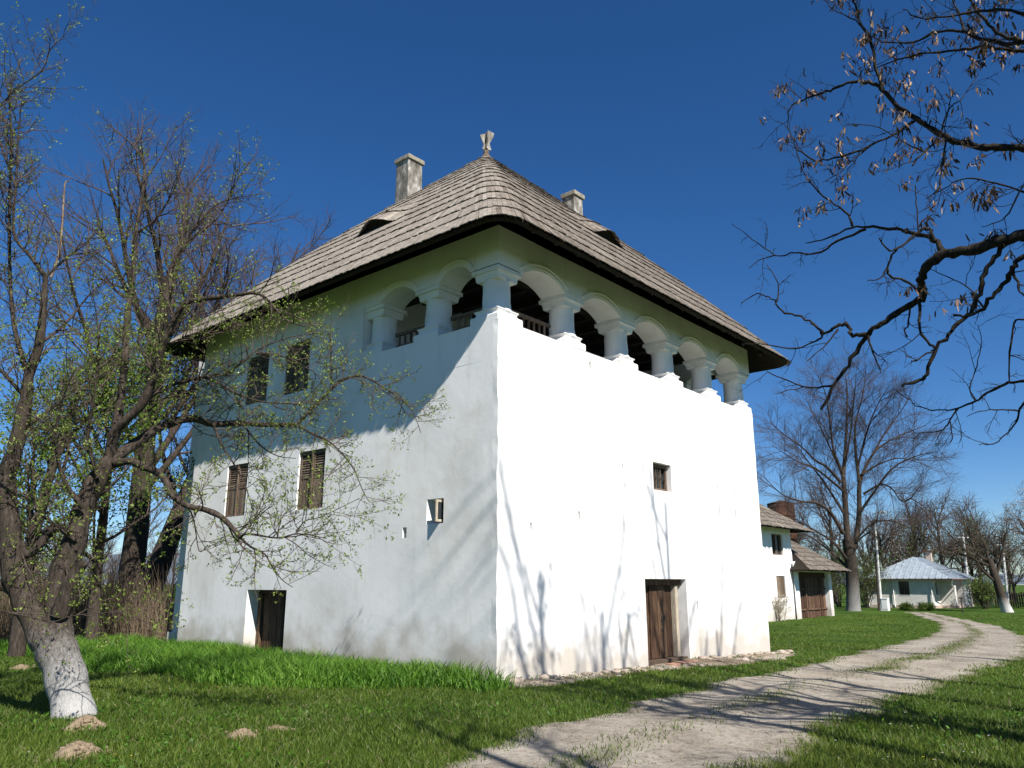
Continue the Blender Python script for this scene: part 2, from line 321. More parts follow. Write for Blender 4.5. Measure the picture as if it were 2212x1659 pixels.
def apron():
    xs = np.arange(-.12, 12.4, .15); m = 7; s = np.linspace(0, 1, m); e = apron_edge(xs) * (1 - .75 * sstep(11.2, 12.4, xs))
    XX = np.repeat(xs[:, None], m, 1); YY = .05 + (e - .05)[:, None] * s[None]; ZZ = gz(XX, YY) + .016 - .02 * (s > .95)[None] + .012 * np.sin(XX * 5) * np.cos(YY * 7)
    ix = np.arange(len(xs) * m).reshape(len(xs), m); f = np.stack([ix[:-1, :-1], ix[1:, :-1], ix[1:, 1:], ix[:-1, 1:]], -1).reshape(-1, 4)
    ap = tag(link('stone_apron', raw_mesh('stone_apron', np.stack([XX, YY, ZZ], -1).reshape(-1, 3), f, None, M['apron'], True)), 'strip of earth, gravel and loose stones along the sunlit wall', kind='structure')
    meshes = []
    for k in range(6):      # rounded field stones
        rg = np.random.default_rng(40 + k); v = []; f = []; ns, nr = 7, 4
        for j in range(nr + 1):
            th = math.pi * j / nr * .62
            for i in range(ns):
                a = 2 * math.pi * i / ns; q = 1 + .22 * rg.standard_normal()
                v.append((math.sin(th + .08) * math.cos(a) * q, math.sin(th + .08) * math.sin(a) * q, math.cos(th) * .75))
        for j in range(nr):
            for i in range(ns): f.append((j * ns + i, (j + 1) * ns + i, (j + 1) * ns + (i + 1) % ns, j * ns + (i + 1) % ns))
        f.append(tuple(range(ns)))
        meshes.append(raw_mesh('stone', np.array(v), f, np.full(len(v), rg.random()), M['stone'], True))
    n = 0
    for k in range(120):
        x = rnd.uniform(.2, 12.0); e = float(apron_edge(x)) * (1 - .75 * float(sstep(11.2, 12.4, x)))
        near = rnd.random() < .42
        y = -.10 - abs(rnd.gauss(0, .07)) if near else rnd.uniform(e + .05, -.1)
        if 4.7 < x < 6.7 and y > -.28: continue
        r = rnd.uniform(.05, .105) if near else rnd.uniform(.03, .085)
        o = link('stone', meshes[n % 6], ap, (x, y, float(gz(x, y)) + .012)); o.scale = (r * rnd.uniform(.9, 1.7), r, r * rnd.uniform(.5, .9)); o.rotation_euler = (0, 0, rnd.uniform(0, 6.3)); n += 1
    for (x, y, r) in [(.28, -.16, .15), (.12, -.1, .08), (1.1, -.17, .12), (11.35, -.2, .12), (11.7, -.3, .10)]:
        o = link('stone', meshes[n % 6], ap, (x, y, float(gz(x, y)) + .015)); o.scale = (r * 1.2, r, r * .8); n += 1
    mb = MB().box((5.35, -.34, -.13), (6.45, -.10, -.035)); mb.build('brick_step', M['brick'], ap, bevel=.012)
apron()
def mound(px, py, r, h, name, lab, seed):
    P = ground_pix(px, py); rg = np.random.default_rng(seed); mb = MB(); rings = []; ns = 22
    for j, q in enumerate([1.25, 1.0, .82, .62, .4, .2, .03]):
        ring = []
        for i in range(ns):
            a = 2 * math.pi * i / ns; rr = r * q * (1 + .16 * math.sin(2 * a + seed) + .10 * math.sin(5 * a + 2 * seed) + .06 * rg.standard_normal())
            zz = h * (1 - q ** 1.6) * (1 + .10 * rg.standard_normal()) if q < 1.1 else -.03
            x, y = P[0] + rr * math.cos(a), P[1] + rr * math.sin(a); ring.append((x, y, float(gz(x, y)) + max(zz, -.03) + (.01 if q < 1.1 else 0)))
        rings.append(ring)
    mb.loft(rings)
    for _ in range(90):    # loose clods
        a = rg.uniform(0, 6.28); q = r * abs(rg.normal(0, .75)); s = rg.uniform(.006, .02) * (1 + r); x, y = P[0] + q * math.cos(a), P[1] + q * math.sin(a)
        z = float(gz(x, y)) + max(0, h * (1 - min(1, q / r) ** 1.6)) + s * .3
        o = rg.uniform(.7, 1.3, 3) * s; mb.box((x - o[0], y - o[1], z - o[2]), (x + o[0], y + o[1], z + o[2] * .6))
    o = mb.build(name, M['dirt'], None, smooth=True); tag(o, lab, 'dirt mound'); return o
mound(166, 1632, .22, .11, 'soil_mound', 'largest mound of pale dug soil lying alone in the lawn', 1)
mound(183, 1572, .19, .12, 'soil_mound', 'crumbling mound of soil at the foot of the limewashed apple trunk', 2)
mound(523, 1590, .14, .06, 'soil_mound', 'small pale molehill in the lawn in front of the tall grass', 3)
mound(596, 1576, .10, .03, 'soil_mound', 'flat scatter of pale soil just beside the small molehill', 4)
mound(45, 1443, .16, .05, 'soil_mound', 'little soil patch in the grass behind the apple trunk', 5)

# ------------------------------------------------------------------ the white fortified house
LX, LY = 11.12, 11.0; ZS, ZT = 6.45, 8.36        # parapet sill and wall top
house = empty('fortified_house', (0, 0, 0), 'tall whitewashed fortified house with arcaded loggia and steep shingled roof', 'house')
def disp(u, z): return .005 * math.sin(u * 1.1 + z * .7) + .003 * math.sin(u * 2.3 - z * 1.9 + 1)
def cor(z, k): return .006 * math.sin(z * 3.1 + k) + .004 * math.sin(z * 7.7 + 2 * k) + .003 * math.sin(z * 17 + k) if z < 6.4 else 0.0
def fR(u, w, z):
    c = max(0.0, 1 - u / .12); y = w + (disp(u, z) * min(1, u * 4, (LX - u) * 4) if 0 < u < LX else 0); return (u + c * cor(z, 1.3) + .02 * max(0, 1 - (LX - u) / .12) * math.sin(z * 5.1) * .5, y + c * cor(z, 2.9), z)
def fL(u, w, z):
    c = max(0.0, 1 - u / .12); x = w + (disp(u + 7, z) * min(1, u * 4, (LY - u) * 4) if 0 < u < LY else 0); return (x + c * cor(z, 1.3), u + c * cor(z, 2.9), z)
def fE(u, w, z): return (LX - w, u, z)
def fN(u, w, z): return (u, LY - w, z)
def wall(mb, fn, u0, u1, z0, z1, holes=(), step=.35):
    us = {u0, u1}; zs = {z0, z1}
    for h in holes: us |= {h[0], h[1]}; zs |= {h[2], h[3]}
    us |= set(np.arange(u0, u1, step)[1:].round(4)); zs |= set(np.arange(z0, z1, min(step, .175) if fn in (fR, fL) else step)[1:].round(4))
    if u0 == 0 and fn in (fR, fL): us |= {.06, .12}
    us = sorted(us); zs = sorted(zs)
    for i in range(len(us) - 1):
        for j in range(len(zs) - 1):
            cu, cz = (us[i] + us[i + 1]) / 2, (zs[j] + zs[j + 1]) / 2
            if any(h[0] < cu < h[1] and h[2] < cz < h[3] for h in holes): continue
            mb.quad(fn(us[i], 0, zs[j]), fn(us[i + 1], 0, zs[j]), fn(us[i + 1], 0, zs[j + 1]), fn(us[i], 0, zs[j + 1]))
    for h in holes:
        a, b, c, d, dep = h[:5]; sp = h[5] if len(h) > 5 else 0; back = h[6] if len(h) > 6 else False
        A, B, C_, D = a + sp, b - sp, c + sp, d - sp
        o = [fn(a, 0, c), fn(b, 0, c), fn(b, 0, d), fn(a, 0, d)]; i_ = [fn(A, dep, C_), fn(B, dep, C_), fn(B, dep, D), fn(A, dep, D)]
        for k in range(4): mb.quad(o[k], o[(k + 1) % 4], i_[(k + 1) % 4], i_[k])
        if back: mb.quad(*i_)
HR = [(4.83, 6.66, -.12, 1.74, .40), (5.38, 6.21, 3.73, 4.37, .22)]
for (x, z, w, h) in [(.94, 2.65, .055, .16), (2.45, 2.95, .055, .17), (4.12, 4.09, .05, .17), (7.16, 1.13, .06, .2), (2.97, 6.16, .055, .17), (7.25, 6.08, .05, .08), (8.67, 6.09, .05, .08), (3.95, .93, .04, .05)]:
    HR.append((x - w / 2, x + w / 2, z - h / 2, z + h / 2, .3, .012, True))
for (x, z) in [(8.61, 3.98), (8.62, 3.46), (9.57, 3.96), (9.56, 3.44)]: HR.append((x - .026, x + .026, z - .17, z + .15, .35, 0, True))
HL = [(6.26, 7.86, -.12, 1.50, .50), (5.12, 6.12, 3.25, 4.57, .13), (8.28, 9.24, 3.25, 4.55, .13), (5.97, 6.97, 6.05, 7.31, .13), (7.72, 8.70, 6.05, 7.31, .13),
      (1.34, 1.80, 2.73, 3.20, .34, .05, True), (2.35, 2.47, 2.50, 2.70, .3, .02, True)]
mb = MB()
wall(mb, fR, 0, LX, -.7, ZS, HR); wall(mb, fL, 0, 4.0, -.5, ZS, [h for h in HL if h[0] < 4]); wall(mb, fL, 4.0, LY, -.5, ZT, [h for h in HL if h[0] >= 4])
wall(mb, fE, 0, 4.0, -.8, ZS); wall(mb, fE, 4.0, LY, -.8, ZT); wall(mb, fN, 0, LX, -.8, ZT, step=2)
# parapet top and inner side, loggia floor and back wall
PD = .66
mb.quad(fR(PD, 0, ZS), fR(LX - PD, 0, ZS), fR(LX - PD, PD, ZS), fR(PD, PD, ZS)); mb.quad((0, 0, ZS), (PD, 0, ZS), (PD, 4, ZS), (0, 4, ZS)); mb.quad((LX - PD, 0, ZS), (LX, 0, ZS), (LX, 4, ZS), (LX - PD, 4, ZS))
mb.quad((PD, PD, 5.7), (LX - PD, PD, 5.7), (LX - PD, PD, ZS), (PD, PD, ZS)); mb.quad((PD, PD, 5.7), (PD, 4, 5.7), (PD, 4, ZS), (PD, PD, ZS)); mb.quad((LX - PD, PD, 5.7), (LX - PD, 4, 5.7), (LX - PD, 4, ZS), (LX - PD, PD, ZS))
mb.quad((0, 4, 5.7), (LX, 4, 5.7), (LX, 4, ZT), (0, 4, ZT)); mb.quad((0, 0, 5.7), (LX, 0, 5.7), (LX, 4, 5.7), (0, 4, 5.7))
mb.build('wall', M['white'], house)
# set-back rear wing whose shaded flank shows past the corner, with a small ledge
mb = MB().box((.62, LY - .1, -.6), (7.5, 12.55, 8.2)); mb.box((.57, LY - .05, 2.10), (7.55, 12.60, 2.20)); mb.box((.54, LY - .05, -.6), (7.6, 12.64, .35)); mb.build('rear_wing', M['white'], house)
tag(house.children[-1], 'narrow shaded rear wing set back behind the side wall')
# arcade spandrels
def arcade(fn, bays, u0, u1, name):
    mb = MB(); D = .64; spring, crown = 7.57, 7.80
    def strip(pts):   # pts: list of (u, zlow); front, soffit, back, up to ZT
        for (ua, za), (ub, zb) in zip(pts[:-1], pts[1:]):
            zz = [0, .5, 1]
            for q0, q1 in zip(zz[:-1], zz[1:]):
                L = lambda u, z, q: fn(u, 0, z + (ZT - z) * q)
                mb.quad(L(ua, za, q0), L(ub, zb, q0), L(ub, zb, q1), L(ua, za, q1))
            mb.quad(fn(ua, 0, za), fn(ub, 0, zb), fn(ub, D, zb), fn(ua, D, za)); mb.quad(fn(ua, D, za), fn(ub, D, zb), fn(ub, D, ZT), fn(ua, D, ZT))
    pts = [(u0, spring)]; arcs = []
    for a, b in bays:
        c = (a + b) / 2; hw = (b - a) / 2; rr = (hw * hw + (crown - spring) ** 2) / (2 * (crown - spring)); n = 16
        arc = []
        for i in range(n + 1):
            x = -math.cos(math.pi * i / n) * hw; arc.append((c + x, spring + math.sqrt(max(rr * rr - x * x, 0)) - (rr - (crown - spring))))
        pts += arc; arcs.append(arc)
    pts.append((u1, spring)); strip(pts)
    o = mb.build(name, M['trim'], house)
    for arc in arcs:      # raised band round each arch
        mb = MB(); n = len(arc); off = []
        for i, (u, z) in enumerate(arc):
            c = (arc[0][0] + arc[-1][0]) / 2; du, dz = u - c, (z - spring) + .62; q = math.hypot(du, dz); off.append((du / q, dz / q))
        for (t0, t1, pr) in [(.035, .115, .014), (.115, .145, .030)]:
            rings = [[fn(u + o_[0] * t, -pr * k + .004 * (1 - k), z + o_[1] * t) for (t, k) in ((t0, 0), (t0, 1), (t1, 1), (t1, 0))] for (u, z), o_ in zip(arc, off)]
            mb.loft(rings)
        mb.build('arch_band', M['trim'], o)
    return o
PU = [.37, 2.47, 4.565, 6.70, 8.785, 10.75]; HALF = .365
PUw = [(0, .74)] + [(u - HALF, u + HALF) for u in PU[1:-1]] + [(LX - .74, LX)]
arcade(fR, [(PUw[i][1], PUw[i + 1][0]) for i in range(5)], 0, LX, 'arcade_wall')
LB = [(.74, 1.62), (2.36, 3.42)]
arcade(fL, LB, .0015, 4.0, 'arcade_wall'); arcade(fE, LB, .0015, 4.0, 'arcade_wall')
def pillar(cx, cy, half=HALF, name='pillar'):
    mb = MB(); n = 28; r = .275
    jit = [rnd.uniform(-.006, .006) for _ in range(8)]
    rings = []
    for k, z in enumerate([6.70, 6.76, 6.80, 6.95, 7.15, 7.32, 7.36]):
        rr = [r + .035, r + .03, r + .008, r, r - .006, r - .01, r + .02][k]
        rings.append([(cx + rr * math.cos(2 * math.pi * i / n) + jit[k % 8], cy + rr * math.sin(2 * math.pi * i / n) - jit[k % 8], z) for i in range(n)])
    mb.loft(rings)
    p = mb.build(name, M['trim'], house, smooth=False)
    for pg in p.data.polygons: pg.use_smooth = len(pg.vertices) == 4
    mb = MB(); sq = lambda h, z: [(cx - h, cy - h, z), (cx + h, cy - h, z), (cx + h, cy + h, z), (cx - h, cy + h, z)]
    a = half - .012
    mb.loft([sq(.268, 7.335), sq(.285, 7.35), sq(a - .055, 7.44), sq(a - .04, 7.475), sq(a - .035, 7.48)]); mb.loft([sq(a - .002, 7.482), sq(a, 7.49), sq(a, 7.568)])
    mb.build('capital', M['trim'], p, bevel=.008)
    mb = MB(); b = half - .002
    mb.loft([sq(b, ZS + .001), sq(b, 6.585), sq(b - .012, 6.602), sq(b - .055, 6.612), sq(b - .085, 6.665), sq(r + .045, 6.725), sq(r + .02, 6.74)])
    mb.build('pedestal', M['trim'], p, bevel=.01)
for u in PU: pillar(u, .37)
for v in (1.99, 3.72): pillar(.37, v); pillar(LX - .37, v)
# loggia ceiling, tie beams, railing
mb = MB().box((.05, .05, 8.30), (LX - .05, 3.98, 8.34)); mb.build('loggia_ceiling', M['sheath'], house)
for i in range(12):
    x = .9 + i * .86; MB().box((x - .07, .30, 8.12), (x + .07, 3.95, 8.30)).build('ceiling_beam', M['rafter'], house)
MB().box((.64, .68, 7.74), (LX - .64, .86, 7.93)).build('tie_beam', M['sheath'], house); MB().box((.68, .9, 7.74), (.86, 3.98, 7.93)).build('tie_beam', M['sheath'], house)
def railing(fn, a, b):
    w = .50; mb = MB(); P = lambda u, q, z: fn(u, q, z)
    def bar(u0, u1, z0, z1, d0, d1): return [P(u0, d0, z0), P(u1, d0, z0), P(u1, d1, z0), P(u0, d1, z0), P(u0, d0, z1), P(u1, d0, z1), P(u1, d1, z1), P(u0, d1, z1)]
    mb.hexa(bar(a - .1, b + .1, 6.93, 6.995, w - .03, w + .04)); mb.hexa(bar(a - .1, b + .1, 6.66, 6.71, w - .02, w + .03)); mb.hexa(bar(a - .1, b + .1, 6.47, 6.52, w - .02, w + .03))
    o = mb.build('railing', M['oldwood'], house); n = max(4, int((b - a) / .17))
    for i in range(n):
        u = a + (b - a) * (i + .5) / n; MB().hexa(bar(u - .02, u + .02, 6.522, 6.928, w - .012, w + .022), rnd.random()).build('baluster', M['oldwood'], o)
railing(fR, .72, 2.12); railing(fL, .72, 1.64); railing(fL, 2.34, 3.44)

# doors, shutters, windows
def plank_obj(name, fn, u0, u1, z0, z1, w0, w1, m, parent, bev=.006):
    P = [fn(u, w, z) for z in (z0, z1) for (u, w) in ((u0, w0), (u1, w0), (u1, w1), (u0, w1))]
    mb = MB().hexa(P, rnd.random()); return mb.build(name, m, parent, bevel=bev)
fRp = lambda u, w, z: (u, w, z); fLp = lambda u, w, z: (w, u, z)
# main door in the sunlit wall: pale jamb, dark lintel, planks, threshold, ironwork
d = plank_obj('front_door', fRp, 4.84, 6.655, -.11, 1.735, .385, .40, M['dark'], house, 0); tag(d, 'heavy brown plank door with iron lock in the sunlit wall')
plank_obj('jamb', fRp, 6.40, 6.52, .02, 1.6, .16, .36, M['palewood'], d); plank_obj('jamb', fRp, 4.84, 5.02, .02, 1.6, .16, .36, M['doorwood'], d)
plank_obj('lintel', fRp, 4.84, 6.655, 1.60, 1.735, .14, .37, M['doorwood'], d); plank_obj('threshold', fRp, 4.84, 6.655, -.115, .02, .05, .37, M['oldwood'], d)
for (a, b, t) in [(5.03, 5.40, .25), (5.408, 5.73, .22), (5.738, 6.05, .21), (6.058, 6.39, .24)]: plank_obj('plank', fRp, a, b, .03, 1.595, t + .03, t + .09, M['doorwood'], d)
for (a, b, c, e) in [(5.86, 5.90, .74, .93), (5.83, 5.98, .82, .855), (5.97, 6.0, .84, .95), (5.85, 5.93, .60, .66)]: plank_obj('lock_iron', fRp, a, b, c, e, .215, .237, M['iron'], d, .004)
# cellar door in the side wall, leaf standing open inwards
d = plank_obj('cellar_door', fLp, 6.28, 7.85, -.11, 1.49, .485, .50, M['dark'], house, 0); tag(d, 'dark brown plank door ajar in the side wall above the tall grass')
plank_obj('lintel', fLp, 6.28, 7.85, 1.40, 1.49, .30, .47, M['doorwood'], d); plank_obj('jamb', fLp, 7.72, 7.85, -.1, 1.395, .30, .47, M['doorwood'], d); plank_obj('threshold', fLp, 6.28, 7.85, -.115, -.05, .05, .47, M['oldwood'], d)
for (a, b) in [(6.86, 7.13), (7.14, 7.42), (7.43, 7.71)]: plank_obj('plank', fLp, a, b, -.04, 1.39, .37, .42, M['doorwood'], d)
plank_obj('batten', fLp, 6.84, 6.92, -.04, 1.39, .34, .368, M['doorwood'], d)
def shutters(u0, u1, z0, z1, lab):
    um = (u0 + u1) / 2; mb = MB(); P = lambda a, b, c, d_, w0, w1: mb.hexa([fLp(u, w, z) for z in (c, d_) for (u, w) in ((a, w0), (b, w0), (b, w1), (a, w1))])
    zm = z0 + (z1 - z0) * .55
    for a, b in ((u0 + .01, um - .004), (um + .004, u1 - .01)):
        P(a, a + .07, z0 + .01, z1 - .01, .035, .075); P(b - .07, b, z0 + .01, z1 - .01, .035, .075)
        P(a + .07, b - .07, z1 - .09, z1 - .01, .037, .073); P(a + .07, b - .07, z0 + .01, z0 + .08, .037, .073); P(a + .07, b - .07, zm - .03, zm + .03, .037, .073)
    P(um - .028, um + .028, z0 + .012, z1 - .012, .012, .033); P(u0, u1, z0, z1, .115, .128)
    o = mb.build('shutter', M['oldwood'], house); tag(o, lab)
    for a, b in ((u0 + .08, um - .074), (um + .074, u1 - .08)):
        h = (b - a) / 2
        for k in range(2): plank_obj('plank', fLp, a + k * h + .002, a + (k + 1) * h - .002, z0 + .082, zm - .032, .048, .066, M['oldwood'], o, .003)
        n = 8
        for k in range(n):
            c = zm + .05 + (z1 - .10 - zm - .05) * (k + .5) / n; mb = MB()
            mb.hexa([fLp(u, w, z) for (z, w0, w1) in ((c - .028, .042, .050), (c + .022, .068, .076)) for (u, w) in ((a - .006, w0), (b + .006, w0), (b + .006, w1), (a - .006, w1))], rnd.random()); mb.build('slat', M['oldwood'], o)
shutters(5.12, 6.12, 3.25, 4.57, 'closed louvred wooden shutters on the middle storey, clear of the thick branches'); shutters(8.28, 9.24, 3.25, 4.55, 'closed louvred wooden shutters on the middle storey, behind the drooping apple twigs')
shutters(5.97, 6.97, 6.05, 7.31, 'closed dark shutters in the eave shade, next to the loggia'); shutters(7.72, 8.70, 6.05, 7.31, 'closed dark shutters in the eave shade behind the apple branches')
# little barred window in the sunlit wall
mb = MB()
for (a, b, c, e) in [(5.39, 5.45, 3.74, 4.36), (6.14, 6.20, 3.74, 4.36), (5.45, 6.14, 3.74, 3.80), (5.45, 6.14, 4.29, 4.36), (5.70, 5.725, 3.80, 4.29), (5.90, 5.925, 3.80, 4.29)]: mb.box((a, .12, c), (b, .17, e))
w = mb.build('barred_window', M['oldwood'], house); tag(w, 'small square barred window high in the sunlit wall')
MB().box((5.40, .19, 3.75), (6.19, .20, 4.35)).build('pane', M['glass'], w); MB().box((5.45, .105, 4.03), (6.14, .118, 4.045)).build('iron_bar', M['iron'], w); MB().box((5.37, .02, 3.70), (6.22, .20, 3.738)).build('sill', M['palewood'], w)
# small casement standing open from the side wall, hinged on the corner side
mb = MB(); x0, x1 = -.115, .22
for (a, b, c, e) in [(x0, x0 + .045, 2.76, 3.17), (x1 - .045, x1, 2.76, 3.17), (x0 + .045, x1 - .045, 2.76, 2.805), (x0 + .045, x1 - .045, 3.125, 3.17)]: mb.box((a, 1.42, c), (b, 1.455, e))
w = mb.build('casement_sash', M['palewood'], house, bevel=.004); tag(w, 'tiny wooden casement sash standing open from the side wall')
MB().box((x0 + .04, 1.433, 2.80), (x1 - .04, 1.439, 3.13)).build('pane', M['glass'], w)

# ------------------------------------------------------------------ roof
CXR, CYR = LX / 2, LY / 2; HX, HY = LX / 2 + .98, LY / 2 + .98; ZE, ZA = 7.97, 14.38
def roof_dims(t):
    hx = HX * (1 - t) + .10 * t; hy = HY * (1 - t) + .10 * t; r = min(.55 - .28 * t, .72 * hx, .72 * hy); return hx, hy, r
def roof_z(t): return ZE + (ZA - ZE) * t + .22 * math.sin(math.pi * min(max(t, 0), 1)) * (1 - .25 * t)
# dormers: (face, centre along face, t of the opening foot, half width, height)
def face_hit(px, py, face):
    best = None
    for t in np.linspace(0, .9, 400):
        hx, hy, r = roof_dims(t); P = pl(px, py, 'x', CXR - hx) if face == 'L' else pl(px, py, 'y', CYR - hy)
        e = abs(P[2] - roof_z(t))
        if best is None or e < best[0]: best = (e, t, P)
    return best[1], best[2]
tl, PL = face_hit(813, 496, 'L'); tr, PR = face_hit(1299, 511, 'R')
NC = 15
DORM = {'L': (PL[1] - CYR, round(tl * NC) / NC), 'R': (PR[0] - CXR, round(tr * NC) / NC)}
DW, DH = .66, .25
CURK = [99]
def bumpd(face, u, t):
    if face not in DORM: return 0.0
    c, t0 = DORM[face]
    if CURK[0] < round(t0 * NC): return 0.0
    t = max(t, t0)
    x = (u - c) / (DW * 1.25); 
    if abs(x) >= 1 or t < t0: return 0.0
    return DH * math.cos(x * math.pi / 2) ** 2 * (1 - float(sstep(0, .19, t - t0)))
FACES = [('R', (0, -1), (1, 0)), ('E', (1, 0), (0, 1)), ('N', (0, 1), (-1, 0)), ('L', (-1, 0), (0, -1))]   # outward normal, tangent (counter-clockwise)
def roof_pt(kind, face, s, t, lift=0.0):
    """kind 'S': straight part at coordinate s along the face; kind 'A': corner arc after the face at angle s (0..1)"""
    hx, hy, r = roof_dims(t); n, tg = face[1], face[2]
    hn = hx if n[0] else hy; hu = hx if tg[0] else hy; z = roof_z(t)
    if kind == 'S':
        ou, on = s, hn; d = n
        sgn = 1 if (tg[0] + tg[1]) > 0 else -1
        lift = lift + bumpd(face[0], s * sgn, t)
    else:
        a = s * math.pi / 2; ou = hu - r + r * math.sin(a); on = hn - r + r * math.cos(a)
        d = (n[0] * math.cos(a) + tg[0] * math.sin(a), n[1] * math.cos(a) + tg[1] * math.sin(a))
    x = CXR + n[0] * on + tg[0] * ou + d[0] * lift * .70; y = CYR + n[1] * on + tg[1] * ou + d[1] * lift * .70
    return (x, y, z + lift * .71)
def straight_half(face, t):
    hx, hy, r = roof_dims(t); return (hx if face[2][0] else hy) - r
roof = MB()
for fc in FACES:      # boarding under the shingles: outer skin and underside
    ts = [0, .04, .12, .25, .4, .55, .7, .85, 1.0]
    for t0, t1 in zip(ts[:-1], ts[1:]):
        for lift, tt in ((-.02, 0), (-.10, 0)):
            L0, L1 = straight_half(fc, t0), straight_half(fc, t1)
            roof.quad(*[roof_pt('S', (None,) + fc[1:], s, t, lift) for s, t in ((-L0, t0), (L0, t0), (L1, t1), (-L1, t1))])
            for k in range(6): roof.quad(*[roof_pt('A', fc, s, t, lift) for s, t in ((k / 6, t0), ((k + 1) / 6, t0), ((k + 1) / 6, t1), (k / 6, t1))])
    L0 = straight_half(fc, 0)
    roof.quad(*[roof_pt('S', (None,) + fc[1:], s, 0, l) for s, l in ((-L0, -.10), (L0, -.10), (L0, -.02), (-L0, -.02))])
    for k in range(6): roof.quad(*[roof_pt('A', fc, s, 0, l) for s, l in ((k / 6, -.10), ((k + 1) / 6, -.10), ((k + 1) / 6, -.02), (k / 6, -.02))])
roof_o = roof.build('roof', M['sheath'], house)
for fc in FACES:      # rafters showing under the eaves
    L = straight_half(fc, 0)
    for s in np.arange(-L + .2, L, .74):
        ps = []; te = min(.24, max(.07, (L - abs(s)) / (HX * 1.02)))
        for t in (.06, max(te, .07)):
            for (ds, l) in ((-.045, -.24), (.045, -.24), (.045, -.115), (-.045, -.115)): ps.append(roof_pt('S', (None,) + fc[1:], s + ds, t, l))
        MB().loft([ps[:4], ps[4:]]).build('rafter', M['rafter'], roof_o)
shing = []
def add_shingle(kind, fc, s0, s1, S0, S1, t0, t1, tint):
    l0 = rnd.uniform(.022, .036); th = rnd.uniform(.015, .020); l1 = rnd.uniform(.000, .004); j = rnd.gauss(0, .0016) if t0 > 0 else rnd.gauss(0, .0011); j2 = j + rnd.gauss(0, .0006)
    g = .025 * (s1 - s0)
    p = [roof_pt(kind, fc, s0 + g, t0 + j, l0), roof_pt(kind, fc, s1 - g, t0 + j2, l0 + rnd.uniform(-.008, .008)), roof_pt(kind, fc, S1 - g, t1, l1), roof_pt(kind, fc, S0 + g, t1, l1)]
    q = [roof_pt(kind, fc, s0 + g, t0 + j, l0 + th), roof_pt(kind, fc, s1 - g, t0 + j2, l0 + th), roof_pt(kind, fc, S1 - g, t1, l1 + th * .6), roof_pt(kind, fc, S0 + g, t1, l1 + th * .6)]
    c = np.mean(np.array(p + q), 0); v = c - CAM; nrm = np.array([p[0][0] - CXR, p[0][1] - CYR, 0]); nrm /= np.linalg.norm(nrm) + 1e-9; nrm = np.array([nrm[0] * .7, nrm[1] * .7, .71])
    size = max(0, -(nrm @ v)) / (v @ v) ** 1.5 * np.linalg.norm(np.array(p[0]) - p[1]) * np.linalg.norm(np.array(p[0]) - p[3])
    shing.append((size, np.array(p + q), tint))
for k in range(NC):
    CURK[0] = k
    ta = k / NC - (.006 if k == 0 else .004); tb = min((k + 1) / NC + .016, .999)
    for fc in FACES:
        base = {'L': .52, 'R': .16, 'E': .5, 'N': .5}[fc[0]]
        La, Lb = straight_half(fc, max(ta, 0)), straight_half(fc, tb)
        s = -La
        while s < La - .02:
            w = rnd.uniform(.075, .125); e = min(s + w, La)
            if La - e < .05: e = La
            def up(x):     # shingles fan towards the hips
                q = min(1, max(0, (abs(x) - (La - 2.2)) / 2.2)) if La > 0 else 0
                return x + (Lb - La) * q * (1 if x > 0 else -1)
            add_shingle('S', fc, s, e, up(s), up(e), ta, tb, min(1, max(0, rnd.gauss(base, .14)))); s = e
        hx, hy, r = roof_dims(max(ta, 0)); n = max(7, int(r * 1.57 / .085))
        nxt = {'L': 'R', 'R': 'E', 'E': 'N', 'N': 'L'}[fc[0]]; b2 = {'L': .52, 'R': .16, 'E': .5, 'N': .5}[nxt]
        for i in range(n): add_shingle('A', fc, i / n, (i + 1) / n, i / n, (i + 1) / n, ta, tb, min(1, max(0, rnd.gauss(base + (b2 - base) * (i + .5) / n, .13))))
shing.sort(key=lambda q: -q[0])
SF = [(3, 2, 1, 0), (4, 5, 6, 7), (0, 1, 5, 4), (1, 2, 6, 5), (2, 3, 7, 6), (3, 0, 4, 7)]
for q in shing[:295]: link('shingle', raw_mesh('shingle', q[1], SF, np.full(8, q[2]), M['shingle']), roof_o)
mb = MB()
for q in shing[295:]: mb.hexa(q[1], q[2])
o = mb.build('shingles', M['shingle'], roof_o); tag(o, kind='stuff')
for fname in ('L', 'R'):      # eyebrow dormers: dark crescent mouth under the lifted shingles
    fc = [f for f in FACES if f[0] == fname][0]; c, t0 = DORM[fname]; sgn = 1 if (fc[2][0] + fc[2][1]) > 0 else -1; mb = MB(); n = 22
    low = []; hi = []
    for i in range(n + 1):
        x = -1 + 2 * i / n; u = c + x * DW * 1.25; h = DH * math.cos(x * math.pi / 2) ** 2
        low.append(roof_pt('S', (None,) + fc[1:], u * sgn, t0 + .008, .0)); hi.append(roof_pt('S', (None,) + fc[1:], u * sgn, t0 + .012, h + .01))
    for i in range(n): mb.quad(low[i], low[i + 1], hi[i + 1], hi[i])
    o = mb.build('eyebrow_vent', M['dark'], roof_o); tag(o, 'dark crescent mouth of an eyebrow dormer in the shingles')
def chimney(px, py, dep, w, ztop_px, lab):
    P = at(px, py, dep); mb = MB(); x, y, zt = P; h = w / 2
    rings = []
    for i, z in enumerate(np.linspace(zt - 3.0, zt - .16, 9)):
        jx = .006 * math.sin(i * 2.3); rings.append([(x - h + jx, y - h, z), (x + h + jx, y - h, z), (x + h + jx, y + h, z), (x - h + jx, y + h, z)])
    mb.loft(rings); c = mb.build('chimney', M['chim'], house, bevel=.012); tag(c, lab)
    MB().box((x - h - .05, y - h - .05, zt - .158), (x + h + .05, y + h + .05, zt - .02)).build('cap', M['cap'], c, bevel=.015)
    MB().box((x - h + .1, y - h + .1, zt - .018), (x + h - .1, y + h - .1, zt + .006)).build('flue', M['dark'], c)
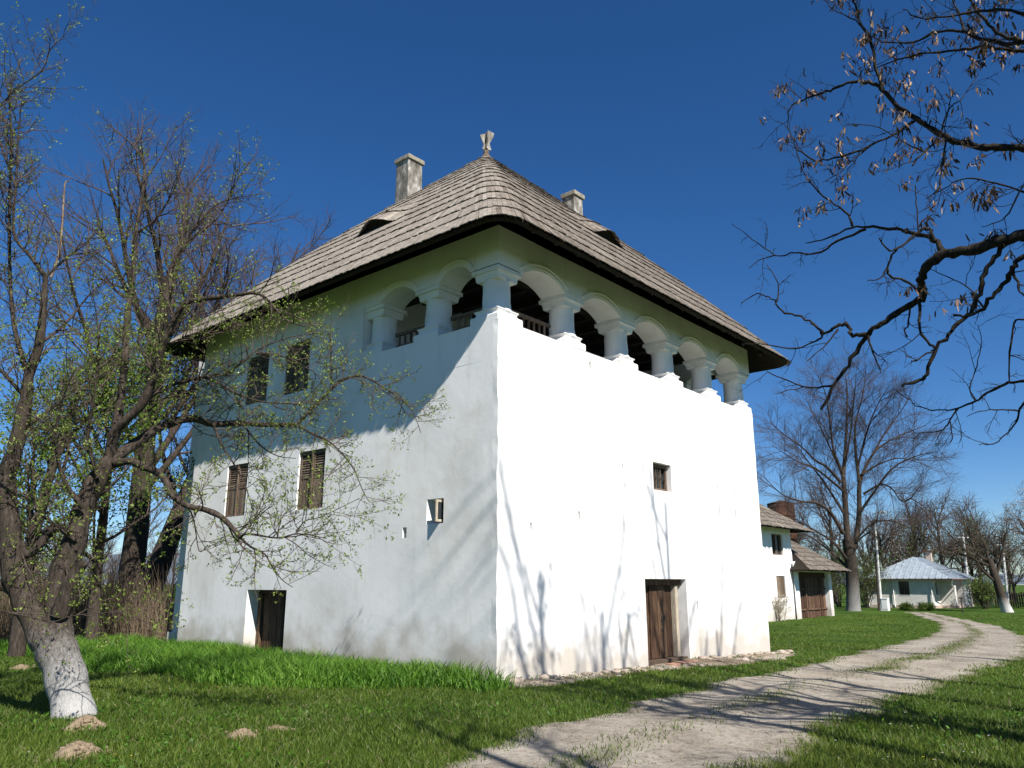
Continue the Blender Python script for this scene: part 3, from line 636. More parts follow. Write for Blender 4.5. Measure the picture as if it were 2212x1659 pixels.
chimney(885, 346, 21.6, .56, 0, 'taller stained chimney rising behind the side slope of the roof'); chimney(1237, 420, 21.2, .42, 0, 'shorter stained chimney rising behind the sunlit slope of the roof')
def finial():
    x, y = CXR, CYR; mb = MB(); z0 = ZA - .12
    oc = lambda r, z, n=8: [(x + r * math.cos(2 * math.pi * (i + .5) / n), y + r * math.sin(2 * math.pi * (i + .5) / n), z) for i in range(n)]
    mb.loft([oc(.20, z0), oc(.15, z0 + .12), oc(.085, z0 + .22), oc(.095, z0 + .30), oc(.085, z0 + .34), oc(.06, z0 + .36), oc(.05, z0 + .95), oc(.015, z0 + .98)])
    o = mb.build('finial', M['oldwood'], house); tag(o, 'carved wooden finial with flared wings at the roof peak')
    prof = [(.03, .40), (.13, .38), (.10, .50), (.08, .56), (.17, .74), (.20, .86), (.13, .90), (.03, .93)]
    for k in range(4):
        a = math.pi / 4 + k * math.pi / 2 + .25; dx, dy = math.cos(a), math.sin(a); nx, ny = -dy * .02, dx * .02; s = 1.0 + .25 * (k == 3)
        P = [[(x + dx * r * s + nx * q, y + dy * r * s + ny * q, z0 + .36 + (z - .36) * s) for (r, z) in prof] for q in (-1, 1)]
        MB().loft(P).build('wing', M['chim'] if k != 0 else M['oldwood'], o)
finial()
# ------------------------------------------------------------------ two-storey white annexe behind (shingled roofs)
def hip_roof(mb, x0, x1, y0, y1, ze, rise, th=.10, tint=.45):
    """hip roof over a rectangle; ridge along the longer side"""
    w = min(x1 - x0, y1 - y0) / 2; along_x = (x1 - x0) >= (y1 - y0); cx, cy = (x0 + x1) / 2, (y0 + y1) / 2
    r0, r1 = ((x0 + w, cy), (x1 - w, cy)) if along_x else ((cx, y0 + w), (cx, y1 - w)); z1 = ze + rise
    C4 = [(x0, y0), (x1, y0), (x1, y1), (x0, y1)]
    top = {0: r0, 1: r1 if along_x else r0, 2: r1, 3: r0 if along_x else r1}
    faces = []
    for k in range(4): faces.append((C4[k], C4[(k + 1) % 4], top[(k + 1) % 4], top[k]))
    for a, b, c, d in faces:
        mb.quad((*a, ze), (*b, ze), (*c, z1), (*d, z1)); mb.quad((*a, ze - th), (*b, ze - th), (*c, z1 - th), (*d, z1 - th)); mb.quad((*a, ze - th), (*b, ze - th), (*b, ze), (*a, ze))
    return [((*a, ze), (*b, ze), (*c, z1), (*d, z1)) for a, b, c, d in faces]
def shingle_face(a, b, c, d, nc, w, parent, tint, lim):
    """courses of shingles on the quad a-b (eave) d-c (ridge); 'lim' single objects, the rest joined"""
    a, b, c, d = map(np.array, (a, b, c, d)); n = np.cross(b - a, d - a); n = n / np.linalg.norm(n); n = n if n[2] > 0 else -n; L = np.linalg.norm(b - a); rest = MB(); done = 0
    for k in range(nc):
        v0, v1 = k / nc - .02, min((k + 1) / nc + .03, 1.0); s = 0.0
        while s < 1:
            e = min(1, s + rnd.uniform(.8, 1.2) * w / L); P = lambda u, v, l: (a + (b - a) * u) * (1 - v) + (d + (c - d) * u) * v + n * l
            l0 = rnd.uniform(.035, .055); t = .02; vj = v0 + rnd.gauss(0, .008)
            p = [P(s, vj, l0), P(e, vj, l0), P(e, v1, .006), P(s, v1, .006), P(s, vj, l0 + t), P(e, vj, l0 + t), P(e, v1, .02), P(s, v1, .02)]; q = min(1, max(0, rnd.gauss(tint, .2)))
            if done < lim: link('shingle', raw_mesh('shingle', np.array(p) - ORG[parent.name], SF, np.full(8, q), M['shingle']), parent); done += 1
            else: rest.hexa(p, q)
            s = e
    if rest.n: tag(rest.build('shingles', M['shingle'], parent), kind='stuff')
def cottage():
    gy0 = 9.3; zb = -.6; B = (33, gy0, -.38)
    t = empty('two_storey_cottage', B, 'white two-storey cottage with shingled roof and low gated annexe beyond the lawn', 'house')
    mb = MB(); f = lambda u, w, z: (u, gy0 + w, z)
    wall(mb, f, 29.5, 36.85, zb, 4.8, [(34.0, 35.62, 3.22, 4.42, .25), (34.25, 35.5, .82, 2.05, .12)], 1.5)
    wall(mb, lambda u, w, z: (36.85 - w, u, z), gy0, 17, zb, 4.8, [], 3); wall(mb, lambda u, w, z: (29.5 + w, u, z), gy0, 17, zb, 4.8, [], 3)
    mb.loft([[(36.7, gy0 + .02, z), (36.85 + q, gy0 + .02, z), (36.85 + q, gy0 + 3, z), (36.7, gy0 + 3, z)] for z, q in ((2.3, .0), (2.9, .05), (3.3, .02), (3.9, .0))])
    mb.build('wall', M['white'], t)
    rf = MB(); fa = hip_roof(rf, 28.6, 37.75, 8.4, 17.9, 4.72, 3.3); ro = rf.build('roof', M['sheath'], t)
    shingle_face(*fa[0], 11, .16, ro, .10, 150); shingle_face(*fa[1], 11, .16, ro, .1, 0)
    # upper window with open dark pane and frame, lower shutter
    mb = MB()
    for (a, b, c, d) in [(34.0, 34.12, 3.22, 4.42), (35.5, 35.62, 3.22, 4.42), (34.12, 35.5, 3.22, 3.30), (34.12, 35.5, 4.34, 4.42), (34.74, 34.84, 3.3, 4.34)]: mb.box((a, gy0 + .1, c), (b, gy0 + .18, d))
    w_ = mb.build('window', M['oldwood'], t); MB().box((34.1, gy0 + .19, 3.28), (35.52, gy0 + .2, 4.36)).build('pane', M['glass'], w_)
    sh = MB().box((34.27, gy0 + .09, .84), (35.48, gy0 + .11, 2.03)).build('shutter', M['oldwood'], t)
    for k in range(6): MB().box((34.28 + k * .2, gy0 + .04, .85), (34.47 + k * .2, gy0 + .085, 2.02), rnd.random()).build('plank', M['oldwood'], sh)
    # gated annexe
    ax0, ax1, ay = 36.87, 42.75, 9.18
    mb = MB(); f2 = lambda u, w, z: (u, ay + w, z)
    wall(mb, f2, ax0 - .35, ax1, zb, 2.9, [(37.25, 42.25, zb, 2.3, .4)], 1.5); wall(mb, lambda u, w, z: (ax1 - w, u, z), ay, 15, zb, 2.9, [], 3); mb.build('annexe_wall', M['white'], t)
    rf = MB(); fb = hip_roof(rf, 36.3, 43.3, 8.15, 15.6, 2.42, 2.5); r2 = rf.build('annexe_roof', M['sheath'], t)
    shingle_face(*fb[0], 9, .16, r2, .02, 150); shingle_face(*fb[1], 9, .16, r2, .02, 0)
    g = MB().box((37.26, ay + .36, zb), (42.24, ay + .39, 2.29)).build('gate', M['dark'], t); tag(g, 'wide red-brown plank gate')
    for k in range(12): MB().box((37.27 + k * .414, ay + .27 + .01 * (k % 3), -.45), (37.27 + k * .414 + .395, ay + .33, 1.95), rnd.random()).build('plank', M['gatewood'], g)
    for (a, b, c, d) in [(37.26, 42.24, 1.96, 2.29), (37.26, 42.24, 1.25, 1.34), (37.26, 42.24, .05, .14), (38.75, 38.90, -.45, 1.95), (41.1, 41.25, -.45, 1.95)]: MB().box((a, ay + .21, c), (b, ay + .265, d), rnd.random()).build('rail', M['gatewood'], g)
    for k in range(3):
        P = [(37.2 + k * .55 + .2 * math.cos(a), 10.6, 4.12 - .02 * k + .16 * math.sin(a)) for a in np.linspace(0, 2 * math.pi, 9)[:-1]]; MB().loft([P, [(p[0], p[1] + .5, p[2]) for p in P]]).build('ridge_cap', M['rafter'], t)
cottage()
# ------------------------------------------------------------------ small house with blue-grey metal roof
def bungalow():
    zg = -.42; t = empty('metal_roofed_house', (66, 10.5, zg), 'small pale single-storey house with blue-grey sheet metal hip roof', 'house')
    X0, Y0, Y1, X1 = 64.0, 8.25, 13.55, 74.0; ze = 1.98
    mb = MB(); wall(mb, lambda u, w, z: (X0 + w, u, z), Y0, Y1, zg + .25, ze + .1, [(10.08, 10.92, .66, 1.80, .15)], 2); wall(mb, lambda u, w, z: (u, Y0 + w, z), X0, X1, zg + .25, ze + .1, [(64.9, 65.7, .7, 1.7, .15), (67.1, 68.3, zg + .2, 1.6, .3)], 2)
    wall(mb, lambda u, w, z: (u, Y1 - w, z), X0, X1, zg + .25, ze + .1, [], 4)
    mb.box((66.0, 7.05, zg + .2), (66.5, Y0 + .03, ze)); mb.box((69.2, 7.0, zg + .2), (72, Y0 + .03, ze)); mb.build('wall', M['greywall'], t)
    mb = MB().box((X0 - .08, Y0 - .08, zg - .3), (X1 + .05, Y1 + .08, zg + .26)); mb.box((65.9, 6.95, zg - .3), (72.1, Y0, zg + .22)); mb.build('plinth', M['plinth'], t)
    rf = MB(); fa = hip_roof(rf, 63.72, 74.4, 6.75, 14.0, 2.02, 1.9, .06); ro = rf.build('roof', M['metalroof'], t)
    for f_ in fa[:1] + fa[3:]:       # standing seams between the sheets
        a, b, c, d = map(np.array, f_); n = np.cross(b - a, d - a); n = n / np.linalg.norm(n); n = n if n[2] > 0 else -n
        ed = (b - a) / np.linalg.norm(b - a); Lb = np.linalg.norm(b - a); ua, ub = (d - a) @ ed / Lb, (c - a) @ ed / Lb; up_ = (d - a) - ((d - a) @ ed) * ed
        for u in np.linspace(.02, .98, 15):
            v = min(1, u / (ua + 1e-6), (1 - u) / (1 - ub + 1e-6)); e0 = a + (b - a) * u; e1 = e0 + up_ * max(v * .99, .03)
            s = (b - a) / np.linalg.norm(b - a) * .025; MB().hexa([e0 - s, e0 + s, e1 + s, e1 - s, e0 - s + n * .05, e0 + s + n * .05, e1 + s + n * .05, e1 - s + n * .05]).build('seam', M['metalroof'], ro)
    w = MB().box((63.98, 10.0, .62), (64.02, 11.0, .66)).build('window_sill', M['paintwhite'], t)
    fr = MB(); [fr.box((64.06, a, c), (64.12, b, d)) for (a, b, c, d) in [(10.08, 10.15, .66, 1.8), (10.85, 10.92, .66, 1.8), (10.15, 10.85, .66, .73), (10.15, 10.85, 1.73, 1.8), (10.47, 10.52, .73, 1.73)]]
    wf = fr.build('window', M['oldwood'], t); MB().box((64.13, 10.1, .68), (64.14, 10.9, 1.78)).build('pane', M['glass'], wf)
    MB().box((64.92, 8.36, .72), (65.68, 8.38, 1.68)).build('side_window', M['glass'], t); MB().box((67.12, 8.45, zg + .2), (68.28, 8.5, 1.58)).build('door', M['gatewood'], t)
    mb = MB().box((63.60, 6.66, 1.93), (63.718, 14.05, 2.0)); mb.box((63.60, 6.60, 1.932), (74.4, 6.745, 2.002)); mb.build('gutter', M['rust'], t)
    for y in (8.35, 11.35, 13.45): tube_obj('downpipe', [([(63.93, y, 1.95), (63.9, y, .8), (63.88, y, zg + .1)], [.045] * 3, 6)], M['paintwhite'], t)
    tube_obj('downpipe', [([(63.7, 6.65, 1.92), (64.4, 6.9, 1.55), (65.95, 7.0, 1.2)], [.045] * 3, 6)], M['paintwhite'], t)
    c = MB().box((70.5, 9.6, 3.0), (70.95, 10.05, 4.45)).build('chimney', M['plinth'], t); MB().box((70.38, 9.48, 4.453), (71.07, 10.17, 4.56)).build('cap', M['rust'], c)
bungalow()
# ------------------------------------------------------------------ tank, poles, cabinet, fence
def tank():
    c = at(1688, 1110, 62); x, y = c[0], c[1]; t = empty('water_tank', (x, y, -.4), 'rusty brown cylindrical water tank standing behind the cottage roof', 'tank')
    ztop = at(1688, 1088, 62)[2]; r = 1.02; ci = lambda q, z, n=28: [(x + q * math.cos(2 * math.pi * i / n), y + q * math.sin(2 * math.pi * i / n), z) for i in range(n)]
    mb = MB().loft([ci(r * .94, ztop - 2.8), ci(r, ztop - 2.72), ci(r, ztop - 1.02), ci(r + .03, ztop - 1.0), ci(r + .03, ztop - .94), ci(r, ztop - .92), ci(r, ztop - .05), ci(r + .05, ztop), ci(.1, ztop + .25)]); mb.build('drum', M['rust'], t)
    for k in range(4): a = math.pi / 4 + k * math.pi / 2; tube_obj('leg', [([(x + .8 * math.cos(a), y + .8 * math.sin(a), ztop - 2.75), (x + 1.1 * math.cos(a), y + 1.1 * math.sin(a), -.5)], [.09, .09], 8)], M['rust'], t)
    tube_obj('riser_pipe', [([(x, y, ztop - 2.8), (x, y, -.5)], [.12, .12], 10)], M['rust'], t)
    tube_obj('vent', [([(x + .6, y - .2, ztop), (x + .6, y - .2, ztop + .5)], [.05, .05], 6)], M['rust'], t)
tank()
def lamp_post():
    b = ground_pix(1904, 1319); t = empty('lamp_post', b, 'leaning pale steel lamp post braced by a second tube, beside white cabinet', 'lamp post'); d = depth_of(b)
    top = at(1889, 1118, d); b2 = b + np.array([.25, .25, -.1])
    tube_obj('pole', [([b + np.array([0, 0, -.2]), (b + top) / 2, top], [.11, .10, .06], 10)], M['steel'], t); tube_obj('brace_pole', [([b + np.array([-.25, .12, -.2]), at(1891, 1195, d + .1)], [.08, .07], 8)], M['rafter'], t)
    tube_obj('arm', [([top, top + np.array([.15, -.2, .25]), at(1903, 1107, d)], [.04, .035, .03], 6)], M['steel'], t)
    h = at(1906, 1107, d); mb = MB().box((h[0] - .22, h[1] - .22, h[2] - .06), (h[0] + .22, h[1] + .22, h[2] + .08)); mb.build('lamp_head', M['paintwhite'], t, bevel=.03)
    c = ground_pix(1914, 1319); mb = MB().box((c[0] - .25, c[1] - .25, c[2] - .05), (c[0] + .2, c[1] + .25, c[2] + .86)); mb.box((c[0] - .28, c[1] - .28, c[2] + .86), (c[0] + .23, c[1] + .28, c[2] + .92))
    o = empty('utility_cabinet', c, 'white metal utility cabinet at the foot of the leaning lamp post', 'cabinet'); mb.build('body', M['paintwhite'], o, bevel=.02); MB().box((c[0] - .262, c[1] - .2, c[2] + .1), (c[0] - .252, c[1] + .2, c[2] + .8)).build('door', M['paintwhite'], o)
    b = ground_pix(2096, 1309); top = at(2080, 1152, depth_of(b)); t = empty('utility_pole', b, 'slim pale concrete pole behind the small metal-roofed house', 'pole')
    tube_obj('shaft', [([b + np.array([0, 0, -.2]), (b + top) / 2, top], [.13, .11, .08], 8)], M['steel'], t); tube_obj('cross_arm', [([top + np.array([-.4, .4, -.4]), top + np.array([.4, -.4, -.4])], [.05, .05], 6)], M['steel'], t)
    b = ground_pix(2178, 1311); top = at(2165, 1170, depth_of(b)); t = empty('utility_pole', b, 'slim pale pole half hidden behind the limewashed orchard tree', 'pole')
    tube_obj('shaft', [([b + np.array([0, 0, -.2]), (b + top) / 2, top], [.12, .10, .07], 8)], M['steel'], t); tube_obj('cross_arm', [([top + np.array([-.4, .4, -.3]), top + np.array([.4, -.4, -.3])], [.05, .05], 6)], M['steel'], t)
    b = ground_pix(2080, 1324); t = empty('garden_light', b, 'short black post with flat cap beside the far bend of the track', 'garden light')
    tube_obj('post', [([b + np.array([0, 0, -.1]), b + np.array([0, 0, .98])], [.045, .04], 8)], M['iron'], t); MB().box((b[0] - .14, b[1] - .14, b[2] + .98), (b[0] + .14, b[1] + .14, b[2] + 1.06)).build('cap', M['iron'], t, bevel=.02)
lamp_post()
def fence(p0, p1, n, h, lab, m):
    p0, p1 = np.array(p0), np.array(p1); t = empty('picket_fence', p0, lab, 'fence'); d = (p1 - p0) / np.linalg.norm(p1 - p0); nn = np.array([-d[1], d[0], 0])
    def bar(a, b, z0, z1, off, th): 
        A, B = a + nn * off, b + nn * off; return [A + [0, 0, z0], B + [0, 0, z0], B + nn * th + [0, 0, z0], A + nn * th + [0, 0, z0], A + [0, 0, z1], B + [0, 0, z1], B + nn * th + [0, 0, z1], A + nn * th + [0, 0, z1]]
    for z in (.3, h - .3): MB().hexa(bar(p0, p1, z, z + .08, 0, .05)).build('rail', m, t)
    for i in range(n):
        a = p0 + (p1 - p0) * (i + .1) / n; b = p0 + (p1 - p0) * (i + .75) / n; MB().hexa(bar(a, b, -.1, h + rnd.uniform(-.06, .06), -.035, .03), rnd.random()).build('picket', m, t)
    for i in range(0, n + 1, 8): a = p0 + (p1 - p0) * i / n; MB().hexa(bar(a - d * .05, a + d * .05, -.2, h, .055, .1)).build('post', m, t)
fence((75, 5.8, -.42), (68, -6.5, -.42), 64, 1.25, 'brown wooden picket fence behind the limewashed orchard tree', M['oldwood'])
fence((76, 9.0, -.42), (75, 6.0, -.42), 16, 1.2, 'short pale board fence beside the small metal-roofed house', M['palewood'])
# ------------------------------------------------------------------ trees
def rvec(rg): 
    while True:
        x, y, z = rg.uniform(-1, 1), rg.uniform(-1, 1), rg.uniform(-1, 1); q = x * x + y * y + z * z
        if .01 < q < 1: q = math.sqrt(q); return x / q, y / q, z / q
def grow(out, tips, p, d, L, r, lvl, P, rg):
    n = P['seg'][lvl]; path = [p]; rad = [r]; x, y, z = p; dx, dy, dz = d; tr = P['trop'][lvl]; wg = P['wig'][lvl]; tip = P['tip'][lvl]; dirs = []
    for i in range(n):
        a, b, c = rvec(rg); dx += a * wg; dy += b * wg; dz += c * wg + tr; q = math.sqrt(dx * dx + dy * dy + dz * dz); dx /= q; dy /= q; dz /= q
        x += dx * L / n; y += dy * L / n; z += dz * L / n; path.append((x, y, z)); rad.append(r + (r * tip - r) * (i + 1) / n); dirs.append((dx, dy, dz))
    out.append((lvl, path, rad))
    if lvl + 1 < len(P['seg']):
        nb = P['nb'][lvl]; nb = max(1, int(round(nb * rg.uniform(.8, 1.2)))); st = P['start'][lvl]
        for j in range(nb):
            f = st + (1 - st) * (j + rg.uniform(.1, .9)) / nb; k = min(n - 1, int(f * n)); g = f * n - k
            q = tuple(path[k][m] + (path[k + 1][m] - path[k][m]) * g for m in range(3)); rr = rad[k] + (rad[k + 1] - rad[k]) * g
            D = dirs[k]; a, b, c = rvec(rg); dot = a * D[0] + b * D[1] + c * D[2]; a -= dot * D[0]; b -= dot * D[1]; c -= dot * D[2]; m_ = math.sqrt(a * a + b * b + c * c) + 1e-6
            an = math.radians(rg.uniform(*P['ang'][lvl])); ca, sa = math.cos(an), math.sin(an) / m_
            grow(out, tips, q, (D[0] * ca + a * sa, D[1] * ca + b * sa, D[2] * ca + c * sa), P['len'][lvl + 1] * rg.uniform(.6, 1.15) * (1.15 - P.get('taper', .5) * (f - st) / (1 - st + 1e-6)), min(rr * .85, P['rad'][lvl + 1] * rg.uniform(.75, 1.15)), lvl + 1, P, rg)
    else: tips.append(path)
def leaves_at(paths, per, size, rg, spread=.04, start=.15):
    """small pointed leaf blades (4 vertices) along the given paths"""
    C = []
    for p in paths:
        for _ in range(per):
            f = rg.uniform(start, 1) * (len(p) - 1); k = min(len(p) - 2, int(f)); g = f - k; C.append([p[k][m] + (p[k + 1][m] - p[k][m]) * g for m in range(3)])
    g = np.random.default_rng(rg.randint(0, 10 ** 6)); C = np.array(C) + g.normal(0, spread, (len(C), 3)); n = len(C)
    D = g.normal(0, 1, (n, 3)); D[:, 2] += .5; D /= np.linalg.norm(D, axis=1, keepdims=True); S = np.cross(D, g.normal(0, 1, (n, 3))); S /= np.linalg.norm(S, axis=1, keepdims=True)
    sz = size * g.uniform(.6, 1.35, (n, 1)); V = np.stack([C, C + D * sz * .5 + S * sz * .27, C + D * sz, C + D * sz * .5 - S * sz * .27], 1).reshape(-1, 3)
    F = np.arange(n * 4).reshape(n, 4); return V, F, np.repeat(np.clip(g.normal(.5, .22, n), 0, 1), 4)
def cloud_obj(name, VFT, m, parent):
    V, F, T = VFT; o = link(name, raw_mesh(name, V - ORG[parent.name], F, T, m), parent); tag(o, kind='stuff'); return o
def split_tree(t, out, mats, sides=(12, 8, 5, 4, 3, 3)):
    """level 0 = trunk, 1 = limbs (one object each), rest = twigs"""
    tr = [(p, r, sides[0]) for l, p, r in out if l == 0]; tube_obj('trunk', tr, mats[0], t)
    for l, p, r in out:
        if l == 1: tube_obj('limb', [(p, r, sides[1])], mats[1], t)
    tw = [(p, r, sides[l]) for l, p, r in out if l >= 2]
    if tw: tag(tube_obj('twigs', tw, mats[2], t), kind='stuff')
def root_flare(base, r, h=.5):   # short flared foot that seats the trunk in the ground
    return [(base[0], base[1], base[2] - .15)], [r * 1.5]
def bare_tree(base, H, P, seed, lab, mats, group=None, lean=(0, 0), leaf=None, name='bare_tree', cat='tree'):
    rg = random.Random(seed); t = empty(name, base, lab, cat, group); out = []; tips = []
    p = (base[0], base[1], base[2] - .15); grow(out, tips, p, (lean[0], lean[1], 1), H, P['rad'][0], 0, P, rg)
    l, path, rad = out[0]; rad[0] *= 1.25; rad[1] = rad[1] * 1.04
    split_tree(t, out, mats)
    if leaf: cloud_obj('leaves', leaves_at(tips, leaf[0], leaf[1], rg, leaf[2]), leaf[3], t)
    return t
def copy_tree(t, base, sc, rot, label, group):
    c = t.copy(); COL.objects.link(c); c.location = base; c.rotation_euler = (0, 0, rot); c.scale = (sc, sc, sc * rnd.uniform(.9, 1.12)); c['label'] = label; c['group'] = group
    for ch in list(t.children):
        k = ch.copy(); COL.objects.link(k); k.parent = c
    return c
BK = (M['bark'], M['bark'], M['twigpurple'])
# --- traced limbs: pixel polylines with a depth at both ends and radii, smoothed into tubes
def traced(pts, d0, d1, r0, r1, sub=4):
    n = len(pts); P = np.array([at(x, y, d0 + (d1 - d0) * i / max(1, n - 1)) for i, (x, y) in enumerate(pts)]); out = []
    for i in range(n - 1):
        a = P[max(i - 1, 0)]; b = P[i]; c = P[i + 1]; d = P[min(i + 2, n - 1)]
        for k in range(sub):
            t = k / sub; out.append(.5 * ((2 * b) + (c - a) * t + (2 * a - 5 * b + 4 * c - d) * t * t + (3 * b - a - 3 * c + d) * t ** 3))
    out.append(P[-1]); m = len(out); return [tuple(p) for p in out], [r0 + (r1 - r0) * i / (m - 1) for i in range(m)]
def twig_along(out, tips, path, rad, step, P, rg, lvl=2, f0=.1):
    """secondary growth along a traced limb"""
    A = np.array(path); seg = np.linalg.norm(A[1:] - A[:-1], axis=1); tot = seg.sum(); s = f0 * tot
    cum = np.concatenate([[0], np.cumsum(seg)])
    while s < tot:
        k = min(len(seg) - 1, int(np.searchsorted(cum, s) - 1)); k = max(k, 0); g = (s - cum[k]) / (seg[k] + 1e-9); q = A[k] + (A[k + 1] - A[k]) * g; D = (A[k + 1] - A[k]) / (seg[k] + 1e-9)
        a = np.array(rvec(rg)); a -= a @ D * D; a /= np.linalg.norm(a) + 1e-6; a[2] += P.get('uplift', .25); an = math.radians(rg.uniform(35, 75)); d = D * math.cos(an) + a * math.sin(an); d /= np.linalg.norm(d)
        grow(out, tips, tuple(q), tuple(d), P['len'][lvl] * rg.uniform(.45, 1.25), min(rad[k] * .7, P['rad'][lvl] * rg.uniform(.7, 1.2)), lvl, P, rg); s += step * rg.uniform(.5, 1.5)

# --- old apple tree with limewashed trunk
def apple():
    base = ground_pix(160, 1548); D = depth_of(base); rg = random.Random(5)
    t = empty('apple_tree', base, 'old leaning apple tree with limewashed trunk and fresh green leaves beside the house', 'tree')
    tk = [(162, 1560), (150, 1500), (136, 1440), (118, 1398), (108, 1375)]
    p, r = traced(tk, D, D, .24, .245); r = [q * (1 + .12 * max(0, 1 - i / 5) ** 2) * (1 + .05 * math.sin(i * 1.3)) for i, q in enumerate(r)]; tube_obj('trunk', [(p, r, 18)], M['limebark'], t)
    limbs = [
     ([(112, 1385), (98, 1384), (61, 1312), (36, 1250), (25, 1188), (20, 1126), (12, 1045), (29, 983), (41, 934), (57, 861), (62, 812), (84, 744), (94, 660), (98, 599)], D, D - .3, .19, .035),
     ([(112, 1385), (124, 1384), (128, 1302), (139, 1228), (163, 1167), (180, 1098), (212, 1032), (241, 992)], D, D + .3, .20, .115),
     ([(128, 1330), (150, 1268), (176, 1216)], D - .05, D - .15, .11, .085),
     ([(238, 994), (286, 963), (327, 934), (367, 914), (415, 904), (461, 916), (523, 914), (580, 918), (642, 917)], D + .3, D + 1.6, .085, .032),
     ([(642, 917), (679, 877), (722, 834), (734, 822), (780, 812), (829, 837), (869, 865), (893, 892), (909, 935)], D + 1.6, D + 2.0, .03, .005),
     ([(722, 834), (717, 815), (713, 739), (716, 684)], D + 1.75, D + 1.5, .014, .004),
     ([(642, 917), (676, 938), (706, 950), (740, 981), (765, 1015), (783, 1058), (798, 1085)], D + 1.6, D + 1.2, .022, .004),
     ([(238, 994), (245, 942), (265, 914), (306, 873), (334, 808), (350, 751), (371, 700), (398, 657), (438, 646), (505, 638), (546, 633), (573, 643), (617, 690), (657, 704)], D + .3, D - .6, .08, .008),
     ([(371, 700), (372, 640), (367, 592), (398, 526), (455, 452), (505, 428), (573, 418)], D - .1, D + .4, .03, .005),
     ([(398, 526), (470, 470), (512, 391), (539, 350)], D + .15, D + .6, .016, .004),
     ([(245, 950), (253, 913), (263, 845), (270, 778), (276, 677), (286, 609), (293, 505), (310, 404), (310, 354), (286, 313), (236, 270)], D + .3, D + .9, .07, .008),
     ([(293, 505), (340, 470), (380, 400), (400, 340)], D + .7, D + .3, .02, .005),
     ([(241, 992), (253, 1000), (282, 996), (310, 1008), (339, 1020), (359, 1041), (372, 1069), (408, 1094), (440, 1100), (477, 1116), (504, 1143), (519, 1162)], D + .3, D - .5, .06, .03),
     ([(519, 1162), (535, 1153), (599, 1162), (645, 1153), (706, 1163)], D - .5, D - .8, .02, .005),
     ([(639, 1152), (660, 1125), (694, 1116), (777, 1076)], D - .7, D - .7, .010, .004), ([(599, 1162), (608, 1119), (636, 1091)], D - .6, D - .5, .009, .004),
     ([(519, 1162), (543, 1182), (572, 1197), (587, 1223), (609, 1252), (633, 1269)], D - .5, D - .6, .016, .004),
     ([(0, 1319), (61, 1332), (114, 1343), (159, 1330), (261, 1324), (335, 1355)], D - 1.2, D - .9, .011, .004),
     ([(339, 846), (390, 825), (455, 812), (492, 806), (538, 770), (559, 754), (620, 730), (680, 720)], D + .6, D + 1.2, .032, .005), ([(306, 873), (339, 846)], D + .2, D + .6, .038, .032),
     ([(553, 763), (614, 770), (660, 794), (685, 809), (709, 849)], D + 1.0, D + 1.1, .016, .004),
     ([(367, 914), (400, 860), (431, 819), (455, 819), (516, 852), (568, 868), (645, 874), (691, 898)], D + .7, D + .9, .035, .006),
     ([(461, 916), (478, 960), (504, 1000), (530, 1050), (545, 1100)], D + .9, D + .5, .02, .005), ([(523, 914), (560, 960), (600, 985), (640, 990)], D + 1.2, D + 1.2, .018, .005), ([(408, 1094), (420, 1130), (430, 1190), (447, 1180)], D - .1, D - .3, .012, .004),
     ([(20, 1126), (45, 1192), (75, 1190), (106, 1151), (140, 1138)], D - .1, D + .1, .07, .05),
     ([(98, 599), (67, 555), (30, 505), (34, 404), (40, 286), (47, 219)], D - .3, D - .6, .03, .006), ([(62, 812), (30, 700), (20, 522), (24, 303), (20, 219), (10, 150)], D - .2, D + .2, .035, .006),
     ([(34, 404), (-10, 260), (34, 195), (91, 152), (108, 108), (142, 74), (155, 47)], D - .5, D - .8, .014, .004), ([(98, 599), (140, 560), (190, 520), (215, 480)], D - .3, D - .1, .02, .005),
     ([(41, 934), (100, 890), (150, 850), (210, 800), (240, 770)], D - .1, D + .5, .03, .006), ([(57, 861), (20, 820), (-30, 760), (-60, 700)], D, D - .6, .03, .006), ([(84, 744), (140, 700), (190, 640), (240, 590)], D - .2, D + .6, .028, .005),
     ([(180, 1098), (140, 1040), (120, 960), (130, 880), (160, 800)], D, D - .8, .035, .006), ([(212, 1032), (190, 950), (200, 870), (215, 760), (205, 660)], D + .1, D - .5, .032, .006), ([(163, 1167), (90, 1110), (60, 1040), (80, 960)], D, D - .5, .03, .006),
     ([(334, 808), (300, 740), (310, 690), (330, 620)], D, D - .3, .02, .005), ([(350, 751), (420, 720), (470, 720), (520, 690)], D, D + .6, .016, .005), ([(61, 1312), (10, 1270), (-40, 1240)], D, D - .2, .05, .03)]
    P = dict(seg=[5, 5, 4, 3, 3], trop=[0, 0, .05, .05, .04], wig=[.2, .2, .26, .32, .35], tip=[.5, .5, .35, .4, .5], nb=[4, 4, 5.5, 3.4, 0], start=[.2, .2, .15, .2, 0], ang=[(30, 60)] * 5, len=[1, 1, .66, .26, .11], rad=[.1, .05, .0105, .0058, .0038], uplift=.3)
    out = []; tips = []
    for pts, a, b, r0, r1 in limbs:
        p, r = traced(pts, a, b, r0, r1); r = [q * (1 + .07 * math.sin(i * 1.7) + .05 * math.sin(i * .6)) for i, q in enumerate(r)]
        if r0 > .15: tube_obj('limb', [(p, r, 14)], M['limebark'], t)
        else: tube_obj('limb', [(p, r, 10 if r0 > .04 else 6)], M['bark'], t)
        twig_along(out, tips, p, r, .095 if r0 < .06 else .13, P, rg, 2, .5 if r0 > .15 else (.22 if r0 > .05 else .06))
    p, r = traced([(150, 391), (143, 392), (140, 400), (137, 440), (134, 490), (128, 545), (110, 600)], D + .4, D + .1, .012, .03); tube_obj('dead_snag', [(p, [q * .7 for q in r], 6)], M['oldwood'], t)
